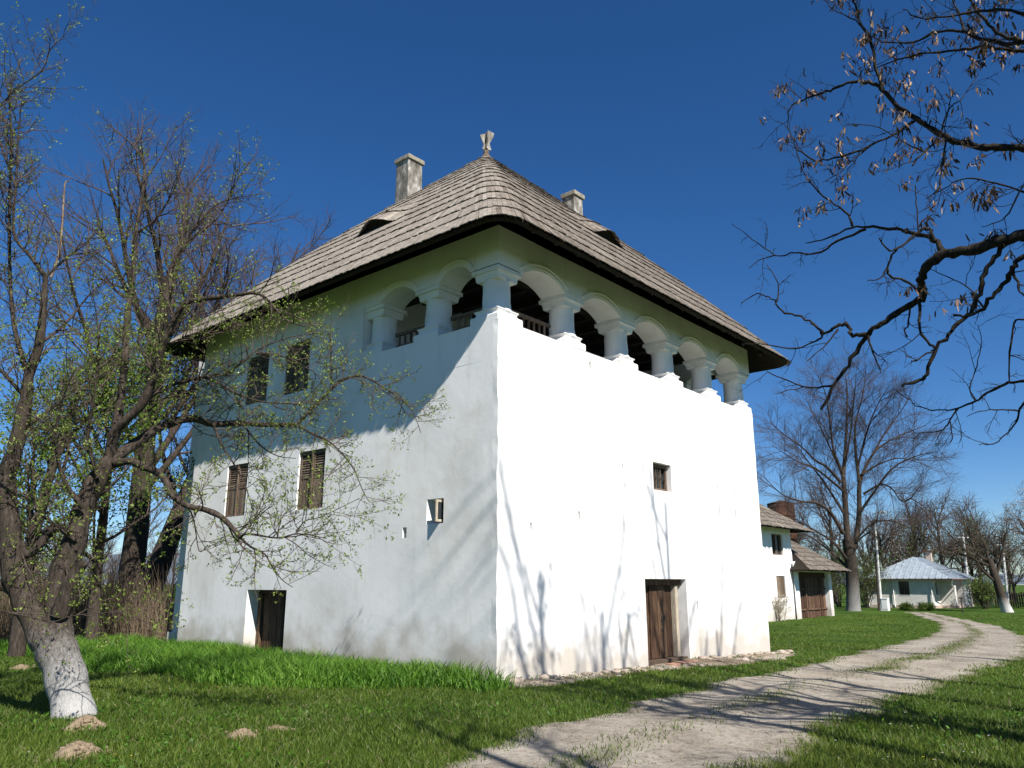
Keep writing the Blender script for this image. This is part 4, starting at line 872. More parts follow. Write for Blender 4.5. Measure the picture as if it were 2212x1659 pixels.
    tag(tube_obj('twigs', [(p, r, 4 if l < 4 else 3) for l, p, r in out], M['twig'], t), kind='stuff')
    cloud_obj('leaves', leaves_at([q for q in tips if rg.random() < (.74 if q[0][2] < 5.2 else .74 - .40 * min(1, (q[0][2] - 5.2) / 2))], 4, .034, rg, .010, .6), M['leaf'], t)
apple()
# --- big locust whose limbs hang in from the right, hung with dry pods
def locust():
    rg = random.Random(9); DL = 7.6
    base = CAM + F2 * 6.6 + RT * 7.0; base[2] = float(gz(base[0], base[1]))
    t = empty('locust_tree', base, 'large dark-barked locust tree overhanging the track, its twigs hung with dry brown pods', 'tree')
    T = lambda h, dx=0.0, dy=0.0: (base[0] + dx, base[1] + dy, base[2] + h)
    trunk = [T(-.2), T(.8, .02), T(2.0, -.05, .05), T(3.2, -.02, .1), T(4.4, .05, .1), T(6.0, .1, .0), T(8.0, .2, -.1), T(10, .2, 0)]
    tube_obj('trunk', [(trunk, [.42, .30, .27, .25, .22, .18, .12, .05], 16)], M['barkdark'], t)
    L = [ # pixels, depths, radii, joined to the trunk at height h (None = grows from another limb)
     ('A', [(2212, 321), (2153, 321), (2112, 317), (2071, 306), (2029, 289), (1980, 256), (1941, 232), (1905, 193), (1878, 179), (1850, 178), (1809, 187), (1778, 200), (1734, 214), (1707, 234), (1701, 276)], 7.4, 8.6, .036, .005, 5.2, 1),
     ('A1', [(1905, 193), (1889, 130), (1880, 83), (1856, 47), (1845, 0), (1835, -60)], 8.1, 8.4, .018, .007, None, 1), ('A1b', [(1868, 62), (1840, 40), (1800, 20), (1775, -10)], 8.3, 8.6, .008, .003, None, 1),
     ('A2', [(1980, 258), (1933, 289), (1864, 323), (1800, 342), (1759, 346), (1726, 325), (1718, 317), (1701, 276), (1680, 262)], 7.9, 8.5, .013, .003, None, 1), ('A2b', [(1878, 317), (1836, 350), (1811, 375), (1778, 394)], 8.2, 8.0, .008, .003, None, 1),
     ('A3', [(2054, 300), (2027, 306), (1996, 328), (1971, 358)], 7.6, 7.3, .012, .008, None, 1), ('A3b', [(1996, 328), (1960, 312), (1900, 275), (1830, 268)], 7.5, 7.9, .007, .003, None, 1), ('A4', [(2043, 306), (2035, 356), (2029, 400), (2000, 440)], 7.6, 7.2, .009, .003, None, 1), ('A5', [(2032, 290), (2049, 234), (2076, 215), (2115, 157)], 7.7, 8.0, .009, .003, None, 1),
     ('C', [(2212, 110), (2126, 102), (2071, 110), (1988, 116), (1919, 135), (1880, 155)], 7.2, 8.4, .018, .004, 6.2, 1), ('C2', [(2212, 91), (2153, 94), (2084, 69), (2029, 69), (1974, 91), (1919, 91), (1878, 77)], 7.0, 8.6, .022, .004, 6.4, 1),
     ('C3', [(2203, 88), (2153, 69), (2126, 41), (2098, 5), (2080, -40)], 7.0, 7.4, .018, .008, None, 1), ('C4', [(2084, 69), (2071, 28), (2057, 0), (2050, -40)], 7.6, 7.8, .012, .006, None, 1), ('C5', [(2212, 30), (2150, 20), (2080, 30), (2000, 40), (1950, 20)], 6.8, 7.6, .016, .004, 7.0, 1),
     ('B', [(2212, 508), (2147, 526), (2086, 541), (2040, 551), (2006, 572), (1991, 597), (1994, 627), (1985, 649), (1948, 670), (1902, 698), (1874, 722), (1841, 774), (1807, 826), (1773, 885)], 6.8, 8.4, .052, .013, 4.0, 0),
     ('B1', [(2037, 548), (2018, 520), (2006, 510), (1963, 502), (1948, 495), (1887, 491), (1841, 492), (1789, 514), (1740, 525)], 7.2, 8.6, .026, .005, None, 0), ('B0', [(2020, 522), (2012, 498), (1994, 495), (1975, 505)], 7.25, 7.3, .018, .012, None, 0),
     ('B1b', [(1871, 495), (1810, 520), (1764, 547), (1718, 547), (1675, 551), (1626, 517), (1580, 483)], 7.9, 9.2, .013, .003, None, 0), ('B1c', [(1675, 551), (1640, 562), (1618, 580)], 8.6, 8.7, .006, .003, None, 0), ('B1d', [(1841, 488), (1825, 456), (1779, 425), (1740, 378), (1718, 317)], 8.2, 8.5, .012, .004, None, 1),
     ('B2', [(1975, 508), (1936, 538), (1917, 538), (1899, 514)], 7.3, 7.2, .012, .006, None, 0), ('B2b', [(1988, 632), (1954, 606), (1923, 597), (1917, 578), (1933, 544), (1936, 538)], 7.4, 7.2, .011, .009, None, 0), ('B2c', [(1917, 578), (1902, 600), (1874, 606)], 7.3, 7.3, .008, .004, None, 0),
     ('B3', [(1874, 722), (1841, 722), (1831, 701), (1804, 707), (1785, 719), (1761, 704), (1730, 685), (1687, 670), (1669, 646), (1638, 635), (1600, 655)], 7.9, 8.8, .020, .004, None, 0), ('B3b', [(1678, 652), (1681, 612), (1657, 572)], 8.5, 8.6, .008, .003, None, 0),
     ('B3c', [(1773, 718), (1770, 734), (1718, 753), (1657, 744), (1602, 744)], 8.2, 8.7, .011, .003, None, 0), ('B3d', [(1810, 712), (1788, 741), (1743, 780)], 8.1, 8.0, .009, .004, None, 0),
     ('B4', [(1802, 832), (1749, 838), (1687, 817), (1657, 802)], 8.3, 8.8, .011, .004, None, 0), ('B5', [(1877, 726), (1884, 759), (1902, 799)], 7.9, 7.8, .010, .006, None, 0), ('B6', [(1966, 666), (1963, 701), (1954, 713), (1960, 728)], 7.6, 7.6, .008, .006, None, 0),
     ('B7', [(1988, 645), (1985, 692), (1997, 731), (2018, 750), (2012, 762), (1969, 780)], 7.5, 7.2, .014, .006, None, 0), ('B8', [(1984, 500), (1980, 440), (1977, 400)], 7.3, 7.3, .006, .004, None, 0),
     ('D', [(2184, 518), (2147, 560), (2126, 590), (2113, 636), (2098, 676), (2073, 698), (2040, 734), (2009, 780), (1997, 814), (1988, 823), (1948, 835)], 6.9, 7.4, .021, .013, None, 0),
     ('E', [(2212, 554), (2187, 581), (2175, 606), (2138, 643), (2126, 667), (2095, 682), (2060, 680)], 6.6, 7.1, .024, .009, 3.8, 0), ('E2', [(2187, 581), (2200, 620), (2212, 640)], 6.7, 6.6, .012, .006, None, 1),
     ('F', [(2212, 823), (2178, 828), (2141, 845), (2107, 866), (2071, 881), (2024, 887), (1978, 875), (1930, 839)], 6.9, 8.2, .013, .003, 3.0, 0), ('F2', [(2071, 881), (2046, 917), (2030, 931), (1987, 936), (1971, 953)], 7.5, 7.8, .007, .003, None, 0), ('F3', [(2052, 910), (2057, 947), (2046, 963)], 7.6, 7.6, .005, .002, None, 0), ('F4', [(2107, 866), (2095, 840), (2110, 790), (2120, 740), (2112, 700)], 7.3, 7.3, .006, .002, None, 0),
     ('G', [(2212, 869), (2201, 888), (2193, 915), (2155, 953), (2114, 961)], 6.8, 7.1, .010, .003, 2.9, 0), ('G2', [(2201, 888), (2150, 885), (2110, 890), (2088, 900)], 6.9, 7.0, .006, .002, None, 0), ('J', [(2212, 415), (2150, 395), (2090, 385), (2050, 400), (2000, 430)], 6.9, 7.5, .009, .003, 4.8, 1), ('J2', [(2212, 395), (2190, 440), (2165, 475), (2120, 490)], 6.8, 7.1, .008, .003, 4.6, 1), ('K', [(2126, 667), (2090, 620), (2050, 600), (2010, 582)], 7.0, 7.3, .007, .003, None, 1),
     ('H', [(2212, 690), (2190, 700), (2180, 780), (2178, 828)], 6.7, 6.9, .008, .006, 3.4, 0)]
    P = dict(seg=[5, 5, 4, 3, 2], trop=[0, 0, .01, .0, 0], wig=[.2, .2, .34, .38, .4], tip=[.5, .5, .4, .45, .5], nb=[4, 4, 3.6, 2.4, 0], start=[.2, .2, .2, .2, 0], ang=[(30, 65)] * 5, len=[1, 1, .42, .17, .07], rad=[.1, .05, .0062, .0042, .0030], uplift=.15)
    out = []; tips = []; podp = []
    for name, pts, a, b, r0, r1, h, pods in L:
        r0, r1 = r0 * 1.1 + .001, r1 * 1.1 + .0005
        p, r = traced(pts, a, b, r0, r1); g_ = random.Random(len(pts) * 7 + int(pts[0][0])); p = [p[0]] + [tuple(q[m] + g_.gauss(0, min(.009, r0 * .4)) for m in range(3)) for q in p[1:-1]] + [p[-1]]
        if h is not None:      # carry the limb on to the trunk outside the picture
            q = np.array(p[0]); e = np.array(T(h)); pre = [tuple(e + (q - e) * f + np.array([0, 0, .35 * math.sin(f * math.pi)]) * (1 - f)) for f in (0, .25, .5, .75)]; p = pre + p; r = [r0 * 1.7, r0 * 1.5, r0 * 1.3, r0 * 1.1] + r
        r = [x * (1 + .10 * math.sin(i * 1.9) + .06 * math.sin(i * .7 + 1)) for i, x in enumerate(r)]
        tube_obj('limb', [(p, r, 10 if r0 > .02 else 6)], M['barkdark'], t)
        tp = []; twig_along(out, tp, p, r, .15 if pods else .24, P, rg, 2 if pods else 3, .10 if pods else .2); tips += tp
        if not pods and r0 < .02: twig_along(out, tp, p, r, .5, P, rg, 2, .4)
        if pods: podp += [q for q in tp if rg.random() < .20]
    # upper crown outside the frame
    P2 = dict(seg=[4, 5, 4, 4, 3], trop=[0, .05, .02, 0, 0], wig=[.1, .3, .35, .35, .4], tip=[.5, .4, .4, .4, .5], nb=[5, 5, 5, 4, 0], start=[.1] * 5, ang=[(30, 70)] * 5, len=[1, 3.2, 1.7, .8, .35], rad=[.2, .07, .03, .012, .005], taper=.3)
    o2 = []; t2 = []
    for k in range(9):
        a = k * 2.4; an = random.Random(k).uniform(.5, .9)
        d = (math.cos(a) * an, math.sin(a) * an, .7)
        if (np.array(d) @ F2) > .1 and (np.array(d) @ RT) < .2: d = (-d[0], -d[1], d[2])
        grow(o2, t2, T(3.6 + k * .65), d, 3.0, .075, 1, P2, rg)
    tag(tube_obj('upper_crown', [(p, r, 5 if l < 3 else 3) for l, p, r in o2], M['barkdark'], t), kind='stuff')
    tag(tube_obj('twigs', [(p, r, 3) for l, p, r in out], M['barkdark'], t), kind='stuff')
    # flat hanging pods in small bunches
    g = np.random.default_rng(3); C = []
    for q in podp:
        c = np.array(q[-1]); n = g.integers(3, 11)
        for _ in range(n): C.append(c + g.normal(0, .035, 3) * [1, 1, .5])
    C = np.array(C); n = len(C); D = np.stack([g.normal(0, .45, n), g.normal(0, .45, n), -np.ones(n)], 1); D /= np.linalg.norm(D, axis=1, keepdims=True); S = np.cross(D, g.normal(0, 1, (n, 3))); S /= np.linalg.norm(S, axis=1, keepdims=True); N = np.cross(D, S)
    ln = g.uniform(.07, .125, (n, 1)); w = g.uniform(.007, .011, (n, 1)); bend = g.normal(0, .012, (n, 1))
    V = np.stack([C, C + D * ln * .3 + S * w + N * bend, C + D * ln * .3 - S * w + N * bend, C + D * ln * .75 + S * w + N * bend * .6, C + D * ln * .75 - S * w + N * bend * .6, C + D * ln], 1).reshape(-1, 3)
    b = np.arange(n)[:, None] * 6; F = np.concatenate([b + np.array([0, 1, 2, 2]), b + np.array([1, 3, 4, 2]), b + np.array([3, 5, 4, 4])]); F3 = np.concatenate([b + np.array([0, 1, 2]), b + np.array([1, 3, 4]), b + np.array([1, 4, 2]), b + np.array([3, 5, 4])])
    o = link('seed_pods', raw_mesh('seed_pods', V - base, F3, np.repeat(np.clip(g.normal(.5, .3, n), 0, 1), 6), M['pod'], False), t); tag(o, kind='stuff')
locust()
# --- tall slim trees outside the frame whose shadows lie on track, lawn and wall
PS = dict(seg=[9, 6, 5, 4], trop=[.02, .10, .04, .02], wig=[.05, .12, .2, .25], tip=[.25, .25, .3, .4], nb=[7, 4, 4, 0], start=[.4, .25, .2, 0], ang=[(20, 42), (25, 50), (30, 55), (30, 60)], len=[14, 4.8, 1.7, .8], rad=[.17, .062, .02, .008], taper=.55)
slim = None
for k, (xw, D, H) in enumerate([(1.0, 12.0, 15.0), (3.55, 11.6, 14.2), (5.35, 11.8, 15.2), (8.2, 12.2, 13.8), (-3.0, 13.0, 12.0), (14.5, 12.5, 12.5)]):
    b = (xw - .3484 * D, -D, float(gz(xw - .3484 * D, -D)))
    bare_tree(b, H, PS, 100 + k, 'tall slim bare tree in the row across the track', BK, 'row of bare trees across the track', ((.03, -.02), (-.05, 0), (.02, 0), (0, 0), (.04, .03), (0, 0))[k], None, 'slim_tree')
# --- big bare linden beyond the lawn
PLI = dict(seg=[6, 8, 6, 5, 4], trop=[.02, .07, .05, .045, .02], wig=[.04, .13, .17, .2, .24], tip=[.62, .22, .3, .35, .4], nb=[17, 11, 7, 5, 0], start=[.33, .18, .15, .1, 0], ang=[(18, 68), (22, 50), (22, 50), (22, 52), (25, 50)], len=[9.5, 9.6, 3.9, 1.75, .9], rad=[.55, .21, .065, .024, .012], taper=.22)
def linden():
    rg = random.Random(21); base = ground_pix(1844, 1320); D = depth_of(base); t = empty('linden_tree', base, 'large bare spreading tree with thick forked trunk beside the cottage', 'tree')
    p, r = traced([(1844, 1326), (1843, 1300), (1842, 1266), (1837, 1207), (1831, 1165)], D, D, .54, .40); r[0] *= 1.1; r[1] *= 1.06
    tube_obj('trunk', [(p, r, 16)], M['limebark3'], t)
    Ls = [([(1831, 1175), (1826, 1090), (1822, 1032), (1824, 997), (1828, 934), (1830, 856), (1826, 801)], 0, .5, .36, .03), ([(1820, 1022), (1801, 973), (1793, 915), (1785, 856), (1766, 809)], 0, -1.5, .17, .025), ([(1836, 1200), (1848, 1172), (1856, 1110), (1856, 1051), (1865, 1020), (1883, 985), (1902, 965), (1941, 942), (2000, 919)], 0, 1.5, .34, .03),
     ([(1856, 1040), (1848, 973), (1848, 915), (1863, 856), (1871, 801)], .5, 1.5, .2, .025), ([(1852, 1012), (1875, 926), (1895, 876), (1918, 837)], .6, -1.5, .13, .02), ([(1865, 1067), (1902, 1047), (1926, 1055), (1953, 1085), (1988, 1051)], .2, -1.5, .13, .02), ([(1953, 1083), (1970, 1078), (2000, 1098), (2020, 1115)], -.8, -1.2, .07, .02),
     ([(1817, 1043), (1785, 1008), (1762, 995), (1731, 965), (1688, 934), (1664, 910)], 0, 1.5, .18, .02), ([(1820, 1059), (1762, 1012), (1723, 997), (1668, 962)], 0, -2, .15, .02), ([(1822, 1153), (1793, 1106), (1762, 1086), (1731, 1083), (1688, 1067), (1649, 1028)], -.2, -2.5, .22, .02), ([(1828, 1207), (1801, 1172), (1766, 1149), (1731, 1129), (1700, 1110)], -.2, -3, .18, .02), ([(1828, 1223), (1785, 1184), (1746, 1157), (1715, 1150)], .2, 2.5, .15, .02),
     ([(1824, 1110), (1781, 1043), (1746, 997), (1715, 954)], 0, 2.5, .16, .02), ([(1856, 1110), (1890, 1060), (1930, 1010), (1980, 985), (2025, 975)], 0, -2.5, .16, .02), ([(1860, 1025), (1905, 1000), (1950, 990), (2015, 1010)], .4, 3, .12, .02), ([(1850, 1165), (1885, 1130), (1925, 1125), (1965, 1140)], 0, -2, .13, .02), ([(1826, 1000), (1838, 930), (1845, 860), (1850, 810)], 0, -2, .13, .02), ([(1822, 1032), (1790, 960), (1760, 900), (1740, 860)], 0, 2, .13, .02), ([(1883, 985), (1915, 930), (1945, 890), (1965, 860)], .8, 2.5, .11, .02), ([(1849, 1170), (1880, 1150), (1900, 1165), (1930, 1160)], -.1, -2.5, .1, .02)]
    P = dict(seg=[4, 4, 6, 5, 4], trop=[0, 0, .03, .02, .01], wig=[.1, .1, .12, .16, .2], tip=[.5, .5, .25, .3, .35], nb=[4, 4, 9, 6, 0], start=[.2, .2, .12, .1, 0], ang=[(22, 48)] * 5, len=[1, 1, 2.9, 1.35, .75], rad=[.3, .1, .030, .0125, .0075], uplift=.3, taper=.3)
    out = []; tips = []
    for pts, a, b, r0, r1 in Ls:
        p, r = traced(pts, D + a, D + b, r0 * .72, r1 * .8); tube_obj('limb', [(p, r, 8)], M['bark'], t); twig_along(out, tips, p, r, .34, P, rg, 2, .2)
    tag(tube_obj('twigs', [(p, r, 3) for l, p, r in out], M['twigpurple'], t), kind='stuff')
linden()
# --- bare trees standing behind the apple tree and the side wall
PB = dict(seg=[7, 8, 6, 5, 4], trop=[.01, .08, .05, .03, .02], wig=[.05, .13, .18, .22, .25], tip=[.45, .2, .3, .35, .4], nb=[13, 9, 7, 5, 0], start=[.35, .2, .15, .1, 0], ang=[(20, 48), (22, 48), (22, 50), (22, 52), (25, 50)], len=[11, 6.4, 2.6, 1.25, .65], rad=[.40, .12, .036, .013, .0065], taper=.3)
b = CAM + ray(285, 1260) * 24.5; b[2] = 0; bare_tree(b, 11.8, PB, 31, 'tall bare tree with furrowed trunk standing behind the apple tree', BK, None, (-.02, .05), None)
b = CAM + ray(296, 1260) * 26.5; b[2] = 0; PB2 = dict(PB); PB2['len'] = [10, 5.2, 2.3, 1.1, .6]; bare_tree(b, 11.4, PB2, 32, 'bare tree leaning over towards the house eaves from behind', BK, None, (.20, -.10), None)
b = CAM + ray(395, 1260) * 31; b[2] = 0; bare_tree(b, 10.5, PB2, 33, 'bare tree showing above the far eave behind the house', BK, None, (.16, -.14), None)
# --- orchard tree with limewashed foot, far right, and its neighbour with pale blossom
PO = dict(seg=[5, 7, 5, 4, 3], trop=[.0, .10, .05, .03, 0], wig=[.1, .3, .32, .34, .35], tip=[.7, .22, .3, .35, .4], nb=[9, 9, 7, 5, 0], start=[.5, .15, .15, .1, 0], ang=[(30, 70), (30, 60), (30, 60), (30, 60), (30, 60)], len=[3.4, 4.6, 2.1, 1.0, .5], rad=[.34, .14, .045, .017, .009], taper=.2)
b = ground_pix(2177, 1322); bare_tree(b, 4.0, PO, 41, 'gnarled orchard tree with white limewashed foot near the picket fence', (M['limebark2'], M['bark'], M['twig']), None, (-.22, .2), (1, .07, .05, M['leafdark']), 'orchard_tree')
b = CAM + ray(2262, 1260) * 66; b[2] = -.4; PO2 = dict(PO); PO2['len'] = [4.5, 5.2, 2.4, 1.1, .5]; bare_tree(b, 5.0, PO2, 42, 'taller tree misted with pale blossom at the end of the fence', BK, None, (0, 0), (2, .10, .08, M['blossom']), 'blossom_tree')
PQ = dict(PO); PQ['len'] = [2.6, 2.3, 1.2, .6, .3]; PQ['nb'] = [11, 10, 8, 5, 0]; PQ['rad'] = [.2, .07, .028, .013, .007]
bare_tree((-4.3, -11.9, float(gz(-4.3, -11.9))), 3.2, PQ, 43, 'low gnarled bare tree in the grass across the track', BK, None, (.05, .0), (1, .06, .03, M['leafdark']), 'orchard_tree')
# --- leafing tree behind the apple, shrubs and the far belt of trees
PG = dict(seg=[5, 6, 5, 4], trop=[.02, .06, .03, .02], wig=[.08, .18, .25, .3], tip=[.5, .3, .3, .4], nb=[12, 9, 7, 0], start=[.2, .15, .1, 0], ang=[(25, 55), (25, 55), (30, 60), (30, 60)], len=[5, 3.2, 1.4, .7], rad=[.16, .06, .02, .009], taper=.3)
b = CAM + ray(60, 1260) * 19; b[2] = 0; bare_tree(b, 6.6, PG, 51, 'young tree in fresh green leaf behind the apple crown', (M['bark'], M['bark'], M['twig']), None, (0, 0), (13, .10, .09, M['leafdark']), 'leafing_tree')
b = CAM + ray(215, 1260) * 21; b[2] = 0; bare_tree(b, 5.8, PG, 52, 'slender leafing tree between the apple and the tall bare tree', (M['bark'], M['bark'], M['twig']), None, (0, .05), (9, .09, .08, M['leafdark']), 'leafing_tree')
def shrub(px, dep, h, seed, lab, leaf, name='shrub', spread=.5, stems=9, xy=None):
    b = CAM + ray(px, 1260) * dep
    if xy: b[0], b[1] = xy
    b[2] = float(gz(b[0], b[1])); rg = random.Random(seed); t = empty(name, b, lab, 'shrub'); out = []; tips = []
    P = dict(seg=[5, 4, 3], trop=[.05, .04, .02], wig=[.15, .25, .3], tip=[.4, .4, .5], nb=[9, 7, 0], start=[.15, .1, 0], ang=[(25, 55)] * 3, len=[h, h * .5, h * .25], rad=[.03, .014, .008], taper=.4)
    for k in range(stems): a = rg.uniform(0, 6.28); q = rg.uniform(.1, spread); grow(out, tips, (b[0] + .15 * math.cos(a), b[1] + .15 * math.sin(a), b[2] - .05), (q * math.cos(a), q * math.sin(a), 1), h * rg.uniform(.7, 1.05), .03, 0, P, rg)
    for l, p, r in out:
        if l == 0: tube_obj('stem', [(p, r, 4)], M['palewood' if xy else 'twig'], t)
    tag(tube_obj('twigs', [(p, r, 3) for l, p, r in out if l], M['palewood' if xy else 'twig'], t), kind='stuff')
    if leaf: cloud_obj('leaves', leaves_at(tips, leaf[0], leaf[1], rg, leaf[2]), leaf[3], t)
    return t
LD = M['leafdark']
shrub(1868, 70, 3.9, 61, 'green leafing shrub tree behind the leaning lamp post', (3, .13, .12, LD), stems=14); shrub(1808, 72, 4.6, 62, 'green leafing shrub behind the thick forked trunk', (3, .13, .12, LD), stems=13)
shrub(2122, 66, 2.2, 63, 'dense green shrub between the pale pole and the picket fence', (4, .11, .10, LD), stems=16); shrub(1775, 60, 2.6, 64, 'greening shrub at the end of the cottage annexe', (2, .10, .10, LD), stems=10)
shrub(1672, 33.2, 1.5, 65, 'leafless climber scrambling up the cottage wall', None, 'bare_shrub', .35, 7, (33.9, 9.05))
shrub(1995, 61.5, .55, 66, 'low dark green shrub against the plinth of the small house', (4, .08, .08, LD), spread=1.2, stems=10); shrub(1955, 62, .5, 67, 'low sprawling shrub under the window of the small house', (4, .08, .08, LD), spread=1.3, stems=10)
# far belt: three kinds of tree, copied
PF = dict(seg=[5, 6, 5, 4], trop=[.02, .08, .04, .02], wig=[.08, .2, .25, .3], tip=[.4, .25, .3, .4], nb=[12, 9, 7, 0], start=[.2, .15, .1, 0], ang=[(25, 55), (25, 55), (30, 60), (30, 60)], len=[7, 4.0, 1.9, .95], rad=[.22, .09, .035, .018], taper=.3)
G1, G2_, G3 = 'bare trees in the far belt', 'greening trees in the far belt', 'blossoming trees in the far belt'
L1, L2, L3 = 'distant bare brown tree in the belt behind the houses', 'distant tree in thin green leaf in the belt behind the houses', 'distant tree with pale blossom in the belt behind the houses'
def far(px, dep): b = CAM + ray(px, 1260) * dep; b[2] = float(gz(b[0], b[1])) - .05; return b
f1 = bare_tree(far(2010, 92), 8.2, PF, 71, L1, BK, G1); f2 = bare_tree(far(1985, 88), 6.4, PF, 72, L2, BK, G2_, (0, 0), (2, .15, .12, LD), 'leafing_tree'); f3 = bare_tree(far(1918, 84), 7.0, PF, 73, L3, BK, G3, (0, 0), (2, .10, .12, M['blossom']), 'blossom_tree')
rr = random.Random(77)
for px in list(range(1725, 2330, 34)):
    k = rr.random(); s, lb, gp = (f1, L1, G1) if k < .62 else ((f2, L2, G2_) if k < .85 else (f3, L3, G3))
    copy_tree(s, far(px + rr.uniform(-14, 14), rr.uniform(84, 112)), rr.uniform(.7, 1.15), rr.uniform(0, 6.28), lb, gp)
for px in list(range(-420, 420, 42)):
    k = rr.random(); s, lb, gp = (f1, L1, G1) if k < .7 else (f2, L2, G2_)
    copy_tree(s, far(px + rr.uniform(-14, 14), rr.uniform(58, 90)), rr.uniform(.45, .75), rr.uniform(0, 6.28), lb, gp)
# --- dry thicket behind the lawn on the left, nobody could count its stems
def thicket():
    g = np.random.default_rng(12); n = 9000; px = g.uniform(-520, 372, n); dep = 22.5 + 6 * g.random(n) ** 1.5 + np.abs(px - 372) * .004; items = []
    for k in range(n):
        b = CAM + ray(px[k], 1260) * dep[k]; 
        if b[1] < 12.8 and b[0] > -.2: continue
        z0 = float(gz(b[0], b[1])) - .05; h = g.uniform(.6, 2.5) * (.75 + .35 * math.sin(px[k] * .02) ** 2); a = g.normal(0, .16, 2); c = g.normal(0, .16, 2); r = g.uniform(.004, .009)
        items.append(([(b[0], b[1], z0), (b[0] + a[0] * h * .4, b[1] + a[1] * h * .4, z0 + h * .5), (b[0] + (a[0] + c[0]) * h * .7, b[1] + (a[1] + c[1]) * h * .7, z0 + h)], [r, r * .8, r * .3], 3))
    v, f = tubes(items); o = link('dry_thicket', raw_mesh('dry_thicket', v, f, np.repeat(np.clip(g.normal(.45, .25, len(items)), 0, 1), 9), M['drystem'])); tag(o, 'dense brown thicket of dry stems behind the lawn and apple tree', kind='stuff')
    P = []
    for k in range(2600):
        p = g.uniform(-520, 372); d = 23 + 7 * g.random(); b = CAM + ray(p, 1260) * d; P.append([(b[0], b[1], .2), (b[0] + .1, b[1], 1.5)])
    V, F, T = leaves_at(P, 2, .07, random.Random(4), .12); o = link('undergrowth', raw_mesh('undergrowth', V, F, T, LD)); tag(o, 'scattered green undergrowth leafing among the dry stems', kind='stuff')
thicket()
# ------------------------------------------------------------------ grass
def blades(P, h, w, lean, g, tint, segs=2):
    n = len(P); a = g.uniform(0, 2 * math.pi, n); S = np.stack([np.cos(a), np.sin(a), np.zeros(n)], 1) * w[:, None]; b = g.uniform(0, 2 * math.pi, n); Ld = np.stack([np.cos(b), np.sin(b), np.zeros(n)], 1) * (lean * h)[:, None]
    U = np.zeros((n, 3)); U[:, 2] = h
    if segs == 1:
        V = np.stack([P - S, P + S, P + U + Ld], 1).reshape(-1, 3); F = np.arange(n * 3).reshape(n, 3); k = 3
    else:
        m = P + U * .62 + Ld * .35; V = np.stack([P - S, P + S, m + S * .8, m - S * .8, P + U * .97 + Ld], 1).reshape(-1, 3); q = np.arange(n)[:, None] * 5
        F = np.concatenate([q + np.array([0, 1, 2]), q + np.array([0, 2, 3]), q + np.array([3, 2, 4])]); k = 5
    return V, F, np.repeat(tint, k)
def in_house(x, y): return (x > -.02) & (x < LX + .05) & (y > -.02) & (y < 13)
def patch(x, y): return .5 + .5 * np.sin(x * .55 + 1.1 * np.sin(y * .43)) * np.cos(y * .6 + .8 * np.sin(x * .37 + 2))
